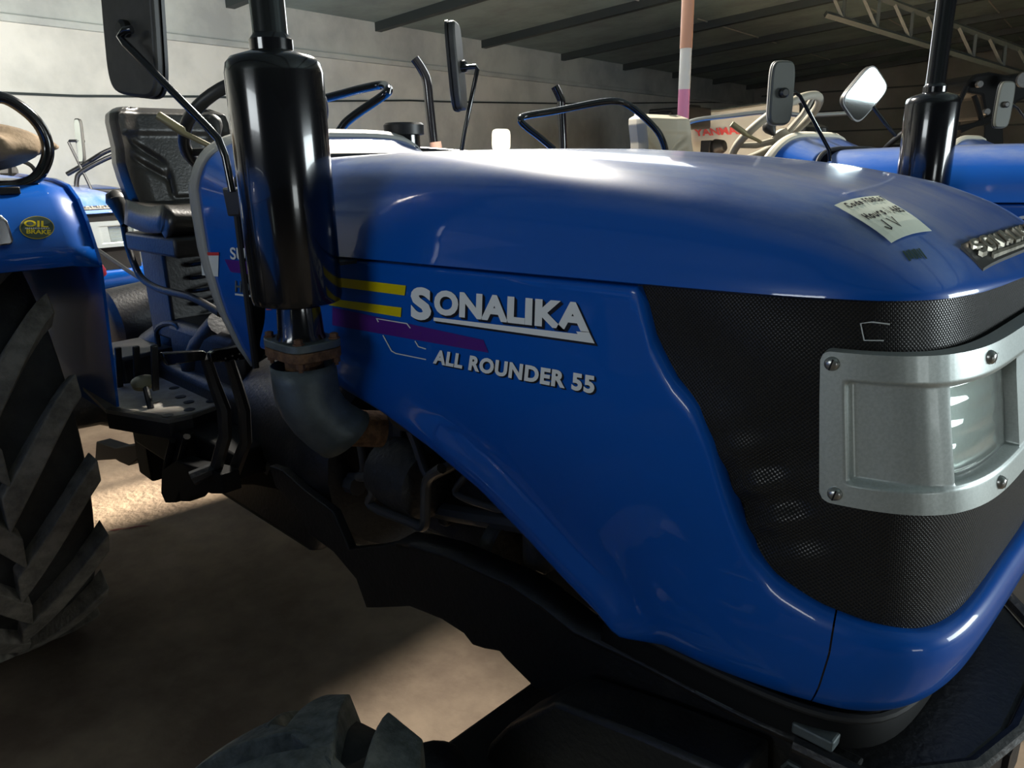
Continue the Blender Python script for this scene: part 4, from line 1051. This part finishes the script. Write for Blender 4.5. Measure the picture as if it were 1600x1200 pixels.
# R1 mirror and rails behind the seat
D = 5.3
a = mir_world(R1, [PD(145, 300, D), PD(107, 222, D), PD(109, 220, D), PD(121, 220, D)], PD(124, 220, D), np.array([.9, .3, 0]), PD(124, 188, D) - PD(124, 250, D), .02, .010, .03, .14)
def rail_world(root, pts, r):
    global OFF
    sv = OFF; OFF = np.array(root.location); s = root.scale[0]
    o = mk('grab_rail', G().tube(smooth_path([OFF + (p - OFF) / s for p in pts], 4), r / s, 10), BLACKP, root); OFF = sv; return o
for ch in N1.children:
    if ch.name.split('.')[0] == 'seat': ch.location.x += .22
    if ch.name.split('.')[0] == 'steering_wheel': ch.location.x += .15
rail_world(N1, [PD(866, 234, 3.0), PD(845, 216, 3.0), PD(822, 198, 3.0), PD(813, 187, 3.0), PD(822, 181, 3.03), PD(870, 173, 3.06), PD(930, 161, 3.1), PD(960, 158, 3.12), PD(980, 163, 3.14), PD(1005, 182, 3.14), PD(1028, 206, 3.14), PD(1038, 228, 3.14), PD(1041, 245, 3.14)], .013)
a = rail_world(N1, [PD(1052, 215, 4.2), PD(1066, 197, 4.2), PD(1090, 187, 4.2), PD(1140, 181, 4.2), PD(1200, 175, 4.2), PD(1260, 180, 4.2), PD(1325, 177, 4.2)], .012); a.data.materials[0] = STEEL
rail_world(R1, [PD(105, 272, 5.4), PD(135, 255, 5.4), PD(165, 237, 5.4), PD(200, 225, 5.4)], .016)
rail_world(R1, [PD(120, 302, 5.3), PD(120, 280, 5.3), PD(128, 268, 5.3), PD(165, 248, 5.3), PD(200, 235, 5.3)], .016)
OFF = np.array(R1.location); s_ = R1.scale[0]; mk('cross_bar', G().tube([OFF + (PD(a_, b_, 5.1) - OFF) / s_ for a_, b_ in ((60, 299), (108, 299), (166, 299), (230, 299))], .018, 8), BLACKM, R1); OFF = np.zeros(3)
# bent exhausts
def exh(root, pts, r, base):
    global OFF
    sv = OFF; OFF = np.array(root.location); s = root.scale[0]; f = lambda p: OFF + (np.array(p) - OFF) / s
    o = mk('exhaust_pipe', G().tube([f(p) for p in smooth_path(pts, 5)], r / s, 14, caps=True), BLACKP, root)
    if base: mk('exhaust_base', G().tube([f(p) for p in base], [r * 1.5 / s, r * 1.35 / s, r * 1.3 / s], 12), mat('pinkish_primer', (.50, .30, .22), .6), o)
    OFF = sv
exh(R2, [PD(683, 262, 5.2), PD(678, 228, 5.2), PD(671, 165, 5.2), PD(667, 128, 5.2), PD(660, 110, 5.2), PD(648, 92, 5.2)], .030, [PD(684, 262, 5.18), PD(682, 236, 5.18), PD(680, 222, 5.18)])
exh(R3, [PD(880, 260, 6.4), PD(880, 228, 6.4), PD(877, 170, 6.4), PD(876, 155, 6.4), PD(867, 135, 6.4)], .034, None)
D = 5.4
a = mir_world(R2, [PD(790, 250, D), PD(787, 232, D), PD(784, 222, D)], PD(783, 219, D), RT, UP, .02, .008, .062, .075); retint(a, ('mirror_housing', 'mirror_rim', 'mirror_glass'), CREAM)
OFF = np.zeros(3)

# ================================================================== OTHER THINGS
# cloth sack on the right fender
def sack():
    rows = []; n = 40
    for j in range(21):
        th = -pi / 2 + pi * j / 20; row = []
        for i in range(n):
            a = 2 * pi * i / n; c, s_ = cos(a), sin(a); k = abs(cos(th)) ** .5
            r = 1 + .06 * sin(5 * a + 2 * th) + .05 * sin(9 * a)
            x = .16 * k * abs(c) ** .7 * np.sign(c) * r; y = .30 * k * abs(s_) ** .7 * np.sign(s_) * r
            z = .062 * (abs(sin(th)) ** .8) * (1 if th > 0 else -1) * (1 + .25 * sin(7 * a)) * (1 - .45 * (abs(y) / .3) ** 2)
            row.append((x, y, z))
        row.append(row[0]); rows.append(row)
    g = G().grid(rows); c = np.array([-2.66, .40, 1.566]); g.v = [tuple(np.array(v) + c) for v in g.v]; return g
tag(mk('sack', sack(), SACK, smooth=60), 'crumpled brown sack lying on the right fender inside the black grab rail', 'sack')
# painted pole
g = PD(1067, 190, 6.6)
POLE = mat('orange_pole_paint', (.50, .25, .15), .6); POLEW = mat('white_pole_paint', (.62, .60, .54), .6); POLEP = mat('pink_pole_paint', (.62, .22, .36), .6)
zz = [FLOOR, float(PD(1067, 140, 6.6)[2]), float(PD(1067, 76, 6.6)[2]), roofz(float((g - WQ) @ wn)) - .01]
pole = empty('support_pole', (float(g[0]), float(g[1]), FLOOR), 'upright pole painted orange, white and pink before the far corner', 'pole')
OFF = np.array(pole.location)
for k, m_ in enumerate((POLEP, POLEW, POLE)): mk('pole_section', G().lathe([(.047 + .003 * (k == 2), zz[k]), (.047 + .003 * (k == 2), zz[k + 1])], (g[0], g[1], 0), (0, 0, 1), 24), m_, pole, label=('pink section', 'white section', 'orange section')[k])
OFF = np.zeros(3)
# combine harvester with the red lettering
D = 9.0
hv = empty('harvester', tuple(PD(1150, 250, D + .6) * np.array([1, 1, 0]) + np.array([0, 0, FLOOR])), 'white harvester with red lettering beyond the pole', 'harvester')
OFF = np.array(hv.location)
dv = (_hd * .6); HW = mat('white_harvester_paint', (.45, .46, .43), .5)
body = [(1075, 168), (1125, 172), (1180, 163), (1215, 160), (1250, 162), (1250, 330), (1075, 330)]
hb = mk('harvester_body', G().prism([PD(x, y, D) for x, y in body], dv * 2), HW, hv, smooth=0, bevel=.02)
mk('harvester_roof_edge', G().tube([PD(1070, 176, D - .03), PD(1125, 172, D - .03), PD(1210, 160, D - .03), PD(1260, 158, D - .03)], .02, 6), RAFT, hv)
f = quadmap([PD(1086, 213, D - .015), PD(1166, 209, D - .015), PD(1160, 197, D - .015), PD(1084, 202, D - .015)])
mk('harvester_lettering', glyph_geo(glyphs('YANMAR', .03), f), REDP, hb, smooth=0, label='red YANMAR lettering')
mk('harvester_engine', G().box(PD(1062, 186, D - .2), (.5, .5, .22)).box(PD(1082, 176, D - .2), (.10, .2, .16)).box(PD(1045, 190, D - .2), (.3, .4, .2)), BLACKM, hv, bevel=.02)
mk('harvester_fitting', G().box(PD(1106, 229, D - .25), (.12, .12, .13)).lathe([(.06, -.1), (.10, 0), (.06, .1)], PD(1120, 231, D - .3), (1, 0, .2), 14), BLACKM, hv, bevel=.01)
mk('harvester_undercarriage', G().box(tuple(np.array(hv.location) + np.array([0, 0, .5])), (1.4, 1.6, 1.0), (0, 0, .6)), BLACKM, hv, bevel=.03)
OFF = np.zeros(3)
# dark loader machine at the far right
D = 5.6
ld = empty('loader', tuple(PD(1560, 240, D + .3) * np.array([1, 1, 0]) + np.array([0, 0, FLOOR])), 'dark loader frame with struts behind the far right tractor', 'machine')
OFF = np.array(ld.location)
hp = [(1512, 128), (1524, 116), (1548, 112), (1580, 118), (1612, 110), (1612, 150), (1590, 160), (1575, 185), (1540, 186), (1534, 150), (1512, 146)]
mk('loader_head', G().prism([PD(x, y, D) for x, y in hp], _hd * .4), LOADM, ld, smooth=0, bevel=.02)
mk('loader_post', G().prism([PD(x, y, D + .1) for x, y in ((1538, 150), (1566, 150), (1572, 330), (1536, 330))], _hd * .3), LOADM, ld, smooth=0, bevel=.01)
for pp in ([(1510, 135), (1485, 190)], [(1522, 150), (1536, 195)], [(1500, 205), (1555, 180)], [(1478, 205), (1545, 190)]): mk('loader_strut', G().tube([PD(a, b, D - .1) for a, b in pp], .018, 8), LOADM, ld)
mk('loader_lamp', G().lathe([(.02, -.03), (.05, 0), (.05, .02)], PD(1598, 125, D - .15), -_hd, 14), IRON, ld)
for a, b in ((1528, 132), (1539, 175)): mk('loader_pin', G().lathe([(.022, 0), (.022, .03)], PD(a, b, D - .02), -_hd, 10), IRON, ld)
mk('loader_base', G().box(tuple(np.array(ld.location) + np.array([0, 0, .45])), (.8, .8, .9), (0, 0, .7)), LOADM, ld, bevel=.03)
OFF = np.zeros(3)
# lattice roof girders
def girder(D, topline, botline, nseg):
    (xa, ya), (xb, yb) = topline; (xc, yc), (xd_, yd) = botline
    A, B = PD(xa, ya, D[0]), PD(xb, yb, D[1]); Cc, Dd = PD(xc, yc, D[0]), PD(xd_, yd, D[1])
    tr = empty('roof_truss', tuple((A + B) / 2), 'dark lattice girder under the roof, upper right', 'truss'); global OFF
    OFF = np.array(tr.location)
    mk('top_chord', G().tube([A, B], .035, 4), RAFT, tr, smooth=0); mk('bottom_chord', G().tube([Cc, Dd], .035, 4), RAFT, tr, smooth=0)
    for k in range(nseg):
        t0, t1 = k / nseg, (k + 1) / nseg; tm = (t0 + t1) / 2
        mk('web_bar', G().tube([lerp(A, B, t0), lerp(Cc, Dd, tm)], .022, 4), RAFT, tr, smooth=0)
        mk('web_bar', G().tube([lerp(Cc, Dd, tm), lerp(A, B, tm + .08 / nseg)], .022, 4), RAFT, tr, smooth=0)
    OFF = np.zeros(3)
girder((8.5, 9.5), ((1290, -35), (1720, 122)), ((1290, 22), (1720, 152)), 9)
